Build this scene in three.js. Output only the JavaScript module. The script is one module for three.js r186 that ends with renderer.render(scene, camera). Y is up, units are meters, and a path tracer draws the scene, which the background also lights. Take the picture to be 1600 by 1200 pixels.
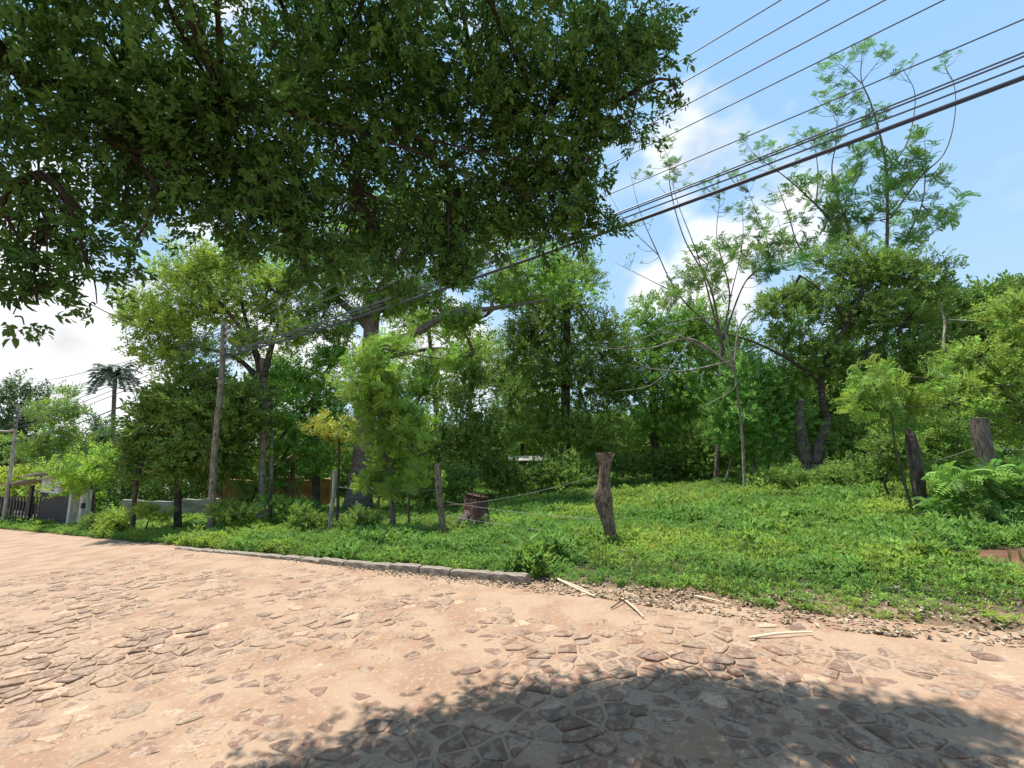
import * as THREE from 'three';
import { mergeGeometries, mergeVertices } from 'three/addons/utils/BufferGeometryUtils.js';
import { ImprovedNoise } from 'three/addons/math/ImprovedNoise.js';

// ---------------------------------------------------------------- camera, sky, sun, exposure
const EYE = 1.6, PITCH = THREE.MathUtils.degToRad(8.3), F = 700;
const scene = new THREE.Scene();
const camera = new THREE.PerspectiveCamera(2 * Math.atan(600 / F) * 180 / Math.PI, 4 / 3, 0.05, 900);
camera.position.set(0, EYE, 0);
camera.rotation.set(PITCH, 0, 0);
const renderer = new THREE.WebGLRenderer();
renderer.toneMapping = THREE.LinearToneMapping;
renderer.toneMappingExposure = 1.65;
renderer.shadowMap.enabled = true;

const TO_SUN = new THREE.Vector3(-0.21, 0.95, -0.18).normalize();
const sun = new THREE.DirectionalLight(new THREE.Color().setRGB(1, 0.95, 0.87), 5);
sun.position.copy(TO_SUN).multiplyScalar(60);
sun.castShadow = true;
Object.assign(sun.shadow.camera, { left: -45, right: 45, top: 45, bottom: -45, near: 1, far: 160 });
sun.shadow.mapSize.set(4096, 4096);
scene.add(sun, sun.target);

const noise = new ImprovedNoise();
const N3 = (x, y, z) => noise.noise(x, y, z);
function fbm(x, y, z, o = 5) { let a = 0, w = 0.5, f = 1; for (let i = 0; i < o; i++) { a += w * N3(x * f, y * f, z * f + i * 7.3); w *= 0.5; f *= 2.03; } return a; }
const sstep = (a, b, x) => { const t = Math.min(1, Math.max(0, (x - a) / (b - a))); return t * t * (3 - 2 * t); };
const lerp = (a, b, t) => a + (b - a) * t;
function rngOf(seed) { let a = seed >>> 0; return () => { a = (a + 0x6D2B79F5) | 0; let t = Math.imul(a ^ (a >>> 15), 1 | a); t = (t + Math.imul(t ^ (t >>> 7), 61 | t)) ^ t; return ((t ^ (t >>> 14)) >>> 0) / 4294967296; }; }

// a pixel of the 1600 x 1200 photograph as a direction; distances come from the terrain or from D, the metres ahead of the camera
const cp = Math.cos(PITCH), sp = Math.sin(PITCH);
function rayOf(px, py) { const u = (px - 800) / F, v = (600 - py) / F; return new THREE.Vector3(u, v * cp + sp, v * sp - cp); }
function P(px, py, D) { const d = rayOf(px, py); return new THREE.Vector3(0, EYE, 0).addScaledVector(d, D / -d.z); }
const pxSize = (px, py, D) => { const d = rayOf(px, py); return (D / -d.z) / F; };   // metres per photo pixel at that place

{
  const W = 1536, H = 768, data = new Float32Array(W * H * 4);
  // cumulus banks that the photograph shows, as directions with angular radii; the same kind of cloud goes on all round
  const banks = [[1235, 300, 0.10, 0.65], [1130, 430, 0.12, 0.8], [1000, 455, 0.09, 0.7], [1220, 390, 0.09, 0.7], [60, 475, 0.17, 0.85], [170, 640, 0.16, 0.85], [10, 420, 0.18, 0.75], [250, 420, 0.2, 0.8], [690, 540, 0.16, 0.9], [470, 560, 0.2, 0.8]]
    .map(([x, y, r, w]) => [rayOf(x, y).normalize(), r, w]);
  const d = new THREE.Vector3();
  for (let j = 0; j < H; j++) for (let i = 0; i < W; i++) {
    const el = ((j + 0.5) / H - 0.5) * Math.PI, az = ((i + 0.5) / W - 0.5) * 2 * Math.PI;
    d.set(Math.cos(el) * Math.cos(az), Math.sin(el), Math.cos(el) * Math.sin(az));
    const up = Math.max(0, d.y), hz = Math.pow(1 - up, 2.6);
    let r = lerp(0.215, 0.41, hz), g = lerp(0.39, 0.55, hz), b = lerp(0.62, 0.67, hz);
    const wob = fbm(d.x * 3.1 + 5, d.y * 4.6, d.z * 3.1, 6), fine = fbm(d.x * 9 + 2, d.y * 11, d.z * 9 + 4, 5);
    let m = 0;
    for (const [c, rad, w] of banks) { const a = Math.acos(Math.min(1, d.dot(c))); m = Math.max(m, w * (1.15 - a / rad)); }
    const general = 0.55 * sstep(0.0, 0.28, wob) * sstep(0.62, 0.3, up);
    let cov = sstep(0.0, 0.55, Math.max(m, d.z < -0.3 && Math.abs(d.x) < 0.9 ? 0 : general) + wob * 1.1 + fine * 0.55 - 0.12);
    const wisp = 0.28 * sstep(0.05, 0.42, fbm(d.x * 2 + d.y * 3, d.y * 9, d.z * 2 + 9, 5));
    cov = Math.max(cov, wisp);
    const body = 0.70 + 0.34 * fine - 0.14 * sstep(0.1, 0.5, wob);
    r = lerp(r, 0.99 * body, cov); g = lerp(g, 1.0 * body, cov); b = lerp(b, 1.02 * body, cov);
    if (d.y < 0) { r = 0.34; g = 0.35; b = 0.30; }
    const k = (j * W + i) * 4; data[k] = r; data[k + 1] = g; data[k + 2] = b; data[k + 3] = 1;
  }
  const sky = new THREE.DataTexture(data, W, H, THREE.RGBAFormat, THREE.FloatType);
  sky.mapping = THREE.EquirectangularReflectionMapping; sky.magFilter = THREE.LinearFilter; sky.needsUpdate = true;
  scene.background = sky; scene.environment = sky;
}

// ---------------------------------------------------------------- terrain: a lane that falls to one side, a lot that climbs gently from its kerb
const TH = THREE.MathUtils.degToRad(32), RX = Math.cos(TH), RZ = Math.sin(TH);
const sOf = (x, z) => RX * x + RZ * z, nOf = (x, z) => RZ * x - RX * z;
const xz = (s, n) => [RX * s + RZ * n, RZ * s - RX * n];
const lane = (s) => 0.065 * s;
const vergeAt = (s) => 5.42 + 0.16 * fbm(s * 0.5, 3.1, 0.2, 3) - 0.10 * sstep(-2.4, -0.5, s) + 0.12 * sstep(0.2, 2, s);
function exposed(s, n) {       // how far the sand has blown off the paving
  const base = 0.63 + 0.95 * fbm(s * 0.42 + 3, n * 0.5, 1.7, 4);
  const nearLow = sstep(3.4, 1.6, n) * 0.22 * sstep(-9, -3, s), verge = sstep(3.9, 5.0, n) * 0.30, far = sstep(-7, -14, s) * 0.25;
  return Math.min(1, Math.max(0, base + nearLow - verge - far));
}
function sandY(s, n) {
  const e = exposed(s, n);
  return lane(s) + lerp(0.020, -0.014, e) + 0.020 * fbm(s * 1.1, n * 1.3, 4.1, 3) + 0.016 * fbm(s * 4.3, n * 5.1, 8.8, 3);
}
function lotY(s, n) {
  const v = vergeAt(s), t = sstep(v - 0.25, v + 0.45, n);
  return lane(s) + lerp(-0.08, 0.05, t) + Math.max(0, n - v) * 0.032 * sstep(-30, -8, s) + t * (0.09 * fbm(s * 0.45, n * 0.45, 2.2, 4) + 0.02 * fbm(s * 2.6, n * 2.6, 6.2, 3));
}
const groundY = (x, z) => { const s = sOf(x, z), n = nOf(x, z); return Math.max(lotY(s, n), n < 6.2 ? sandY(s, n) : -1e9); };
function G(px, py) {           // where the ray of a pixel meets the ground
  const d = rayOf(px, py), o = new THREE.Vector3(0, EYE, 0), p = new THREE.Vector3();
  let a = 0.5, b = 0.5;
  for (let t = 0.5; t < 90; t *= 1.02) { p.copy(o).addScaledVector(d, t); b = t; if (p.y < groundY(p.x, p.z)) break; a = t; }
  for (let k = 0; k < 24; k++) { const m = (a + b) / 2; p.copy(o).addScaledVector(d, m); if (p.y < groundY(p.x, p.z)) b = m; else a = m; }
  return p.copy(o).addScaledVector(d, b);
}
function onPlane(px, py, n0) { const d = rayOf(px, py); return new THREE.Vector3(0, EYE, 0).addScaledVector(d, n0 / nOf(d.x, d.z)); }   // on the vertical plane n = n0 along the lane

// ---------------------------------------------------------------- names and materials
const taken = new Map();
function numbered(n) { const k = (taken.get(n) ?? -1) + 1; taken.set(n, k); return k ? n + '_' + String(k).padStart(3, '0') : n; }
function thing(name, label, category, pos, group) {
  const o = new THREE.Group(); o.name = numbered(name); o.position.copy(pos); o.userData = { label, category }; if (group) o.userData.group = group; scene.add(o); return o;
}
function shade(o) { o.castShadow = true; o.receiveShadow = true; return o; }
function part(name, geo, m, parent, kind) { const o = shade(new THREE.Mesh(geo, m)); o.name = name; if (kind) o.userData.kind = kind; parent.add(o); return o; }
function structure(name, geo, m, label) { const o = shade(new THREE.Mesh(geo, m)); o.name = name; o.userData = { kind: 'structure', label }; scene.add(o); return o; }
function tex(size, fn, srgb = true) {     // tiling texture from a function of (u, v) on a torus-free noise; values 0..1
  const d = new Uint8Array(size * size * 4);
  for (let j = 0; j < size; j++) for (let i = 0; i < size; i++) { const c = fn(i / size, j / size), k = (j * size + i) * 4; for (let q = 0; q < 3; q++) d[k + q] = Math.max(0, Math.min(255, (Array.isArray(c) ? c[q] : c) * 255)); d[k + 3] = 255; }
  const t = new THREE.DataTexture(d, size, size); t.magFilter = THREE.LinearFilter; t.minFilter = THREE.LinearMipmapLinearFilter; t.generateMipmaps = true; t.wrapS = t.wrapT = THREE.RepeatWrapping; if (srgb) t.colorSpace = THREE.SRGBColorSpace; t.needsUpdate = true; return t;
}
const hash2 = (x, y, s) => { let h = Math.imul(x, 374761393) ^ Math.imul(y, 668265263) ^ Math.imul(s, 2147483647); h = Math.imul(h ^ (h >>> 13), 1274126177); h = Math.imul(h ^ (h >>> 15), 2246822519); return ((h ^ (h >>> 16)) >>> 0) / 4294967296 * Math.PI * 2; };
function tileNoise(x, y, p, s) {          // gradient noise with period p
  const ix = Math.floor(x), iy = Math.floor(y), fx = x - ix, fy = y - iy, u = fx * fx * fx * (fx * (fx * 6 - 15) + 10), v = fy * fy * fy * (fy * (fy * 6 - 15) + 10);
  const g = (a, b) => { const h = hash2((ix + a) % p, (iy + b) % p, s); return Math.cos(h) * (fx - a) + Math.sin(h) * (fy - b); };
  return 1.3 * lerp(lerp(g(0, 0), g(1, 0), u), lerp(g(0, 1), g(1, 1), u), v);
}
function tileFbm(u, v, f, o, seed) { let a = 0, w = 0.5, p = Math.round(f); for (let i = 0; i < o; i++) { a += w * tileNoise(u * p, v * p, p, seed * 31 + i); w *= 0.52; p *= 2; } return a; }
const mix3 = (a, b, t) => [lerp(a[0], b[0], t), lerp(a[1], b[1], t), lerp(a[2], b[2], t)];
const lin = (r, g, b) => new THREE.Color().setRGB(r, g, b);

const grainBump = tex(512, (u, v) => 0.5 + 0.55 * tileFbm(u, v, 26, 5, 3), false);
const sandMap = tex(2048, (u, v) => {      // 3.2 m across: redder and paler drifts, grit, pebbles
  const a = tileFbm(u, v, 5, 5, 1), b = tileFbm(u, v, 70, 4, 9), c = tileFbm(u, v, 256, 2, 5);
  let k = mix3([0.60, 0.515, 0.435], [0.55, 0.445, 0.365], sstep(-0.18, 0.22, a)); k = mix3(k, [0.63, 0.56, 0.48], 0.7 * sstep(0.05, 0.35, b));
  if (c > 0.24) k = mix3(k, [0.42, 0.33, 0.28], sstep(0.24, 0.34, c) * 0.6); return k.map((x) => x * (1 + 0.10 * c));
});
const stoneMap = tex(1024, (u, v) => {
  const a = tileFbm(u, v, 9, 5, 13), b = tileFbm(u, v, 30, 5, 4), c = tileFbm(u, v, 100, 3, 2);
  let k = mix3([0.47, 0.365, 0.30], [0.41, 0.31, 0.25], sstep(-0.2, 0.25, b)); k = mix3(k, [0.56, 0.48, 0.41], 0.9 * sstep(-0.06, 0.16, a + b * 0.5));
  return k.map((x) => x * (1 + 0.2 * c));
});
const dustyStoneMap = tex(1024, (u, v) => {
  const a = tileFbm(u, v, 7, 5, 17), b = tileFbm(u, v, 26, 5, 14), c = tileFbm(u, v, 100, 3, 12);
  let k = mix3([0.59, 0.50, 0.415], [0.54, 0.445, 0.365], sstep(-0.2, 0.25, b)); k = mix3(k, [0.46, 0.365, 0.305], 0.8 * sstep(0.10, 0.26, a + b * 0.6)); return k.map((x) => x * (1 + 0.15 * c));
});
const barkMap = tex(512, (u, v) => { const a = tileFbm(u, v, 14, 5, 6), b = tileFbm(u, v, 60, 3, 8), c = tileFbm(u, v, 5, 4, 19); const k = 0.78 + 0.7 * a + 0.4 * b + 0.35 * c; return [k, k * (0.99 + 0.08 * c), k * (0.97 + 0.12 * c)]; });
const barkBump = tex(512, (u, v) => 0.5 + 0.8 * Math.abs(tileFbm(u, v, 18, 5, 16)) - 0.3, false);
const plasterMap = tex(512, (u, v) => { const a = tileFbm(u, v, 5, 5, 26), b = tileFbm(u, v, 30, 4, 28); const k = 0.85 + 0.35 * a + 0.2 * b; return [k, k * (0.99 + 0.05 * a), k * (0.97 + 0.1 * a)]; });

const M = {
  sand: new THREE.MeshStandardMaterial({ map: sandMap, bumpMap: (() => { const b = grainBump.clone(); b.repeat.set(3, 3); return b; })(), bumpScale: 0.006, roughness: 0.95, color: lin(1.0, 0.95, 0.90) }),
  stone: new THREE.MeshStandardMaterial({ map: stoneMap, bumpMap: grainBump, bumpScale: 0.006, roughness: 0.85, vertexColors: true }),
  dustyStone: new THREE.MeshStandardMaterial({ map: dustyStoneMap, bumpMap: grainBump, bumpScale: 0.006, roughness: 0.9, vertexColors: true }),
  soil: new THREE.MeshStandardMaterial({ map: plasterMap, bumpMap: grainBump, bumpScale: 0.02, roughness: 1, vertexColors: true }),
};
const bark = (r, g, b, rough = 0.95, bump = 0.02) => new THREE.MeshStandardMaterial({ color: lin(r, g, b), map: barkMap, bumpMap: barkBump, bumpScale: bump, roughness: rough });
const leafMat = (through, rough) => new THREE.MeshPhysicalMaterial({ color: 0xffffff, roughness: rough, transmission: through, thickness: 0, ior: 1.35, specularIntensity: 0.6, side: THREE.DoubleSide });
const plain = (r, g, b, rough = 0.9, metal = 0) => new THREE.MeshStandardMaterial({ color: lin(r, g, b), roughness: rough, metalness: metal, map: plasterMap });
M.leaf = leafMat(0.45, 0.92); M.glossLeaf = leafMat(0.35, 0.75); M.weed = leafMat(0.45, 0.95);
M.barkGrey = bark(0.24, 0.20, 0.16); M.barkDark = bark(0.11, 0.085, 0.065); M.barkPale = bark(0.34, 0.31, 0.24); M.barkOlive = bark(0.22, 0.21, 0.12);
M.dryLeaf = new THREE.MeshStandardMaterial({ color: 0xffffff, roughness: 0.9, side: THREE.DoubleSide });

// ---------------------------------------------------------------- geometry helpers
function gridCoords(a0, b0, step, lo, hi, grow) {
  const c = []; for (let x = a0; x <= b0 + 1e-6; x += step) c.push(x);
  for (let x = b0, d = step; x < hi;) { d = Math.min(d * grow, 8); x += d; c.push(x); }
  for (let x = a0, d = step; x > lo;) { d = Math.min(d * grow, 8); x -= d; c.unshift(x); }
  return c;
}
function sheet(S, Nn, yOf, colOf, uvScale) {
  const nx = S.length, nz = Nn.length, pos = new Float32Array(nx * nz * 3), col = new Float32Array(nx * nz * 3), uv = new Float32Array(nx * nz * 2), idx = [];
  for (let j = 0; j < nz; j++) for (let i = 0; i < nx; i++) {
    const k = j * nx + i, s = S[i], n = Nn[j], [x, z] = xz(s, n), c = colOf ? colOf(s, n) : null;
    pos.set([x, yOf(s, n), z], k * 3); if (c) col.set(c, k * 3); uv.set([s / uvScale, n / uvScale], k * 2);
    if (i < nx - 1 && j < nz - 1) idx.push(k, k + 1, k + nx, k + 1, k + nx + 1, k + nx);
  }
  const g = new THREE.BufferGeometry();
  g.setAttribute('position', new THREE.BufferAttribute(pos, 3)); if (colOf) g.setAttribute('color', new THREE.BufferAttribute(col, 3)); g.setAttribute('uv', new THREE.BufferAttribute(uv, 2)); g.setIndex(idx); g.computeVertexNormals(); return g;
}
function tube(pts, rads, seg = 8, rough = 0.12, seed = 1, cap = true) {       // tapered, uneven limb through points
  const curve = pts.length > 2 ? new THREE.CatmullRomCurve3(pts, false, 'centripetal') : new THREE.LineCurve3(pts[0], pts[1]);
  const len = curve.getLength(), rm = Math.max(...rads), rows = Math.max(pts.length * 2, Math.min(40, Math.ceil(len / Math.max(0.12, rm * 2))));
  const pos = [], uv = [], idx = [], up = new THREE.Vector3(0.31, 0.2, 0.93), T = new THREE.Vector3(), A = new THREE.Vector3(), B = new THREE.Vector3(), C = new THREE.Vector3();
  for (let j = 0; j <= rows; j++) {
    const t = j / rows; curve.getPoint(t, C); curve.getTangent(t, T);
    const f = t * (rads.length - 1), i0 = Math.min(rads.length - 2, Math.floor(f)), r = lerp(rads[i0], rads[i0 + 1], f - i0);
    A.crossVectors(T, up).normalize(); B.crossVectors(A, T).normalize();
    for (let i = 0; i <= seg; i++) {
      const a = (i % seg) / seg * Math.PI * 2, q = r * (1 + rough * 2 * N3(Math.cos(a) * 1.3 + seed * 3.7, Math.sin(a) * 1.3, t * len * 1.4 / Math.max(0.3, rm * 4) + seed));
      pos.push(C.x + (A.x * Math.cos(a) + B.x * Math.sin(a)) * q, C.y + (A.y * Math.cos(a) + B.y * Math.sin(a)) * q, C.z + (A.z * Math.cos(a) + B.z * Math.sin(a)) * q);
      uv.push(i / seg * Math.max(0.1, rm * 14), t * len * 0.8);
      if (j < rows && i < seg) { const k = j * (seg + 1) + i; idx.push(k, k + 1, k + seg + 1, k + 1, k + seg + 2, k + seg + 1); }
    }
  }
  if (cap) { for (const [row, flip] of [[0, 1], [rows, 0]]) { curve.getPoint(row / rows, C); const c = pos.length / 3; pos.push(C.x, C.y, C.z); uv.push(0.1, 0.1); for (let i = 0; i < seg; i++) { const k = row * (seg + 1) + i; flip ? idx.push(c, k, k + 1) : idx.push(c, k + 1, k); } } }
  const g = new THREE.BufferGeometry(); g.setAttribute('position', new THREE.Float32BufferAttribute(pos, 3)); g.setAttribute('uv', new THREE.Float32BufferAttribute(uv, 2)); g.setIndex(idx); g.computeVertexNormals(); return g;
}
const V = (x, y, z) => new THREE.Vector3(x, y, z);
function leafTris(out, o, dir, side, L, W, fold, curl = 0.15) {      // an ovate leaf of six faces, folded along its midrib
  const n = new THREE.Vector3().crossVectors(dir, side).normalize();
  const at = (t, w, h) => o.clone().addScaledVector(dir, t * L).addScaledVector(side, w * W).addScaledVector(n, h * W - curl * L * t * t);
  const b = at(0, 0, 0), m1 = at(0.35, 0, 0), m2 = at(0.7, 0, 0), e = at(1, 0, 0), l1 = at(0.32, 0.5, fold), l2 = at(0.7, 0.38, fold), r1 = at(0.32, -0.5, fold), r2 = at(0.7, -0.38, fold);
  for (const [p, q, r] of [[b, l1, m1], [m1, l1, l2], [m1, l2, m2], [m2, l2, e], [b, m1, r1], [m1, r2, r1], [m1, m2, r2], [m2, e, r2]]) out.push(p.x, p.y, p.z, q.x, q.y, q.z, r.x, r.y, r.z);
}
function diamond(out, o, dir, side, L, W) {
  const b = o, e = o.clone().addScaledVector(dir, L), l = o.clone().addScaledVector(dir, L * 0.45).addScaledVector(side, W / 2), r = o.clone().addScaledVector(dir, L * 0.45).addScaledVector(side, -W / 2);
  for (const [p, q, s] of [[b, l, e], [b, e, r]]) out.push(p.x, p.y, p.z, q.x, q.y, q.z, s.x, s.y, s.z);
}
function fromTris(a) { const g = new THREE.BufferGeometry(); g.setAttribute('position', new THREE.Float32BufferAttribute(a, 3)); g.computeVertexNormals(); return g; }
const YY = V(0, 1, 0);
// sprays grow along +y from the origin, one unit long
function broadSpray(seed, n = 9, l = 0.36, w = 0.17) {
  const R = rngOf(seed), a = [];
  for (let i = 0; i < n; i++) {
    const t = 0.1 + 0.85 * i / (n - 1), ph = i * 2.4 + R(), d = V(Math.cos(ph), 0.35 + 0.5 * R() + (i === n - 1 ? 1.5 : 0), Math.sin(ph)).normalize();
    const side = V(-Math.sin(ph), (R() - 0.5) * 0.8, Math.cos(ph)).normalize();
    leafTris(a, V((R() - 0.5) * 0.1, t * 0.8, (R() - 0.5) * 0.1), d, side, l * (0.75 + 0.5 * R()), w * (0.8 + 0.4 * R()), 0.25, 0.2);
  }
  return fromTris(a);
}
function diamondSpray(seed, n = 14, l = 0.26, w = 0.13) {     // fine leafy twig
  const R = rngOf(seed), a = [];
  for (let i = 0; i < n; i++) { const t = i / n, ph = i * 2.4 + R(), d = V(Math.cos(ph), 0.3 + R() * 0.6, Math.sin(ph)).normalize(), side = V(-Math.sin(ph), (R() - 0.5), Math.cos(ph)).normalize(); diamond(a, V((R() - 0.5) * 0.16, t * 0.85, (R() - 0.5) * 0.16), d, side, l * (0.7 + 0.6 * R()), w * (0.7 + 0.6 * R())); }
  return fromTris(a);
}
function pinnateTris(a, o, dir, side, L, pairs, ll, lw, droop, R) {
  for (let i = 0; i < pairs; i++) for (const q of [-1, 1]) {
    const t = (i + 0.8) / pairs, p = o.clone().addScaledVector(dir, t * L); p.y -= droop * L * t * t;
    const sd = side.clone().multiplyScalar(q).addScaledVector(dir, 0.45).addScaledVector(YY, -0.15 - 0.25 * R()).normalize();
    const wv = dir.clone().addScaledVector(sd, -0.4).normalize(), f = L * ll * (1 - 0.55 * Math.abs(t - 0.45)) * (0.85 + 0.3 * R()); diamond(a, p, sd, wv, f, L * lw);
  }
}
function pinnateSpray(seed, leaves = 5, pairs = 8, ll = 0.26, lw = 0.09) {
  const R = rngOf(seed), a = [];
  for (let i = 0; i < leaves; i++) { const ph = i * 2.4 + R(), d = V(Math.cos(ph), 0.55 + 0.5 * R(), Math.sin(ph)).normalize(), side = V(-Math.sin(ph), 0, Math.cos(ph)); pinnateTris(a, V(0, 0.5 * i / leaves, 0), d, side, 0.62 + 0.2 * R(), pairs, ll, lw, 0.35, R); }
  return fromTris(a);
}
function rosette(seed, n = 7) {           // whorl of long obovate leaves at a twig's tip
  const R = rngOf(seed), a = [];
  for (let i = 0; i < n; i++) { const ph = i * Math.PI * 2 / n + R() * 0.6, d = V(Math.cos(ph), 0.1 + 0.7 * R(), Math.sin(ph)).normalize(), side = V(-Math.sin(ph), (R() - 0.5) * 0.5, Math.cos(ph)).normalize(); leafTris(a, V(0, 0.04 * R(), 0), d, side, 0.75 + 0.35 * R(), 0.30 + 0.1 * R(), 0.18, 0.22); }
  return fromTris(a);
}
function weedPlant(seed, n, l, w, tall) {
  const R = rngOf(seed), a = [];
  for (let i = 0; i < n; i++) { const ph = i * 2.4 + R(), t = R(), d = V(Math.cos(ph), 0.15 + 0.6 * R(), Math.sin(ph)).normalize(), side = V(-Math.sin(ph), (R() - 0.5) * 0.6, Math.cos(ph)).normalize(); leafTris(a, V(Math.cos(ph) * 0.35 * R(), 0.1 + tall * t, Math.sin(ph) * 0.35 * R()), d, side, l * (0.7 + 0.6 * R()), w * (0.7 + 0.6 * R()), 0.2, 0.3); }
  return fromTris(a);
}
const GEO = {
  broad: [broadSpray(11), broadSpray(12, 10), broadSpray(13, 8, 0.4, 0.2)],
  fine: [diamondSpray(21), diamondSpray(22, 16), diamondSpray(23, 12, 0.3, 0.15)],
  long: [broadSpray(31, 10, 0.5, 0.13), broadSpray(32, 12, 0.55, 0.14)],
  pinnate: [pinnateSpray(41, 5, 6, 0.34, 0.14), pinnateSpray(42, 6, 6, 0.32, 0.14), pinnateSpray(43, 4, 7, 0.3, 0.13)],
  tuft: [pinnateSpray(51, 8, 9, 0.32, 0.10), pinnateSpray(52, 9, 9, 0.30, 0.10)],
  canopy: [broadSpray(61, 8, 0.44, 0.19), broadSpray(62, 9, 0.38, 0.18), broadSpray(63, 6, 0.5, 0.24)],
  weed: [weedPlant(71, 20, 0.30, 0.17, 0.75), weedPlant(72, 20, 0.26, 0.18, 0.55), weedPlant(73, 16, 0.38, 0.15, 1.0), weedPlant(74, 22, 0.24, 0.15, 0.5)],
};
const tint = (R, c, v = 0.22, y = 0.12) => { const k = 1 + (R() * 2 - 1) * v, q = (R() * 2 - 1) * y; return lin(c[0] * k * (1 + q), c[1] * k, c[2] * k * (1 - q)); };
function scatterMesh(name, geo, m, list, parent, kind = 'stuff') {      // list of {p, q, s, c}
  const im = new THREE.InstancedMesh(geo, m, list.length), M4 = new THREE.Matrix4(), sc = new THREE.Vector3();
  list.forEach((e, i) => { M4.compose(e.p, e.q, sc.set(e.s * (e.w ?? 1), e.s, e.s * (e.w ?? 1))); im.setMatrixAt(i, M4); im.setColorAt(i, e.c); });
  im.name = name; im.userData.kind = kind; shade(im); parent.add(im); return im;
}
const alongY = (dir, R) => { const q = new THREE.Quaternion().setFromUnitVectors(YY, dir); return q.multiply(new THREE.Quaternion().setFromAxisAngle(YY, R() * Math.PI * 2)); };

// ---------------------------------------------------------------- the ground, the lane and its paving
{
  const S = gridCoords(-16, 9, 0.16, -190, 150, 1.14), Nn = gridCoords(4.6, 13, 0.16, -150, 210, 1.16);
  const red0 = G(1618, 874), redS = sOf(red0.x, red0.z), redN = nOf(red0.x, red0.z), soilCol = (s, n) => {
    const a = fbm(s * 0.8, n * 0.8, 3, 4), v = vergeAt(s);
    let c = mix3([0.11, 0.085, 0.05], [0.07, 0.075, 0.03], sstep(-0.2, 0.25, a));
    c = mix3([0.26, 0.17, 0.105], c, sstep(v + 0.1, v + 1.0, n + a * 0.8));
    const red = sstep(0.9, 0.35, Math.hypot((s - redS) * 0.8, n - redN) + a * 0.6); return mix3(c, [0.19, 0.085, 0.045], red);
  };
  structure('ground', sheet(S, Nn, lotY, soilCol, 1.3), M.soil, 'weedy earth of the open lot rising gently behind the lane');
}
const road = (() => {
  const S = gridCoords(-13, 4.6, 0.05, -150, 60, 1.16), Nn = gridCoords(0.5, 5.9, 0.05, -7, 5.9, 1.2);
  return structure('road', sheet(S, Nn, sandY, null, 3.2), M.sand, 'sunlit lane of flat stones half buried in orange sand');
})();
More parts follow.
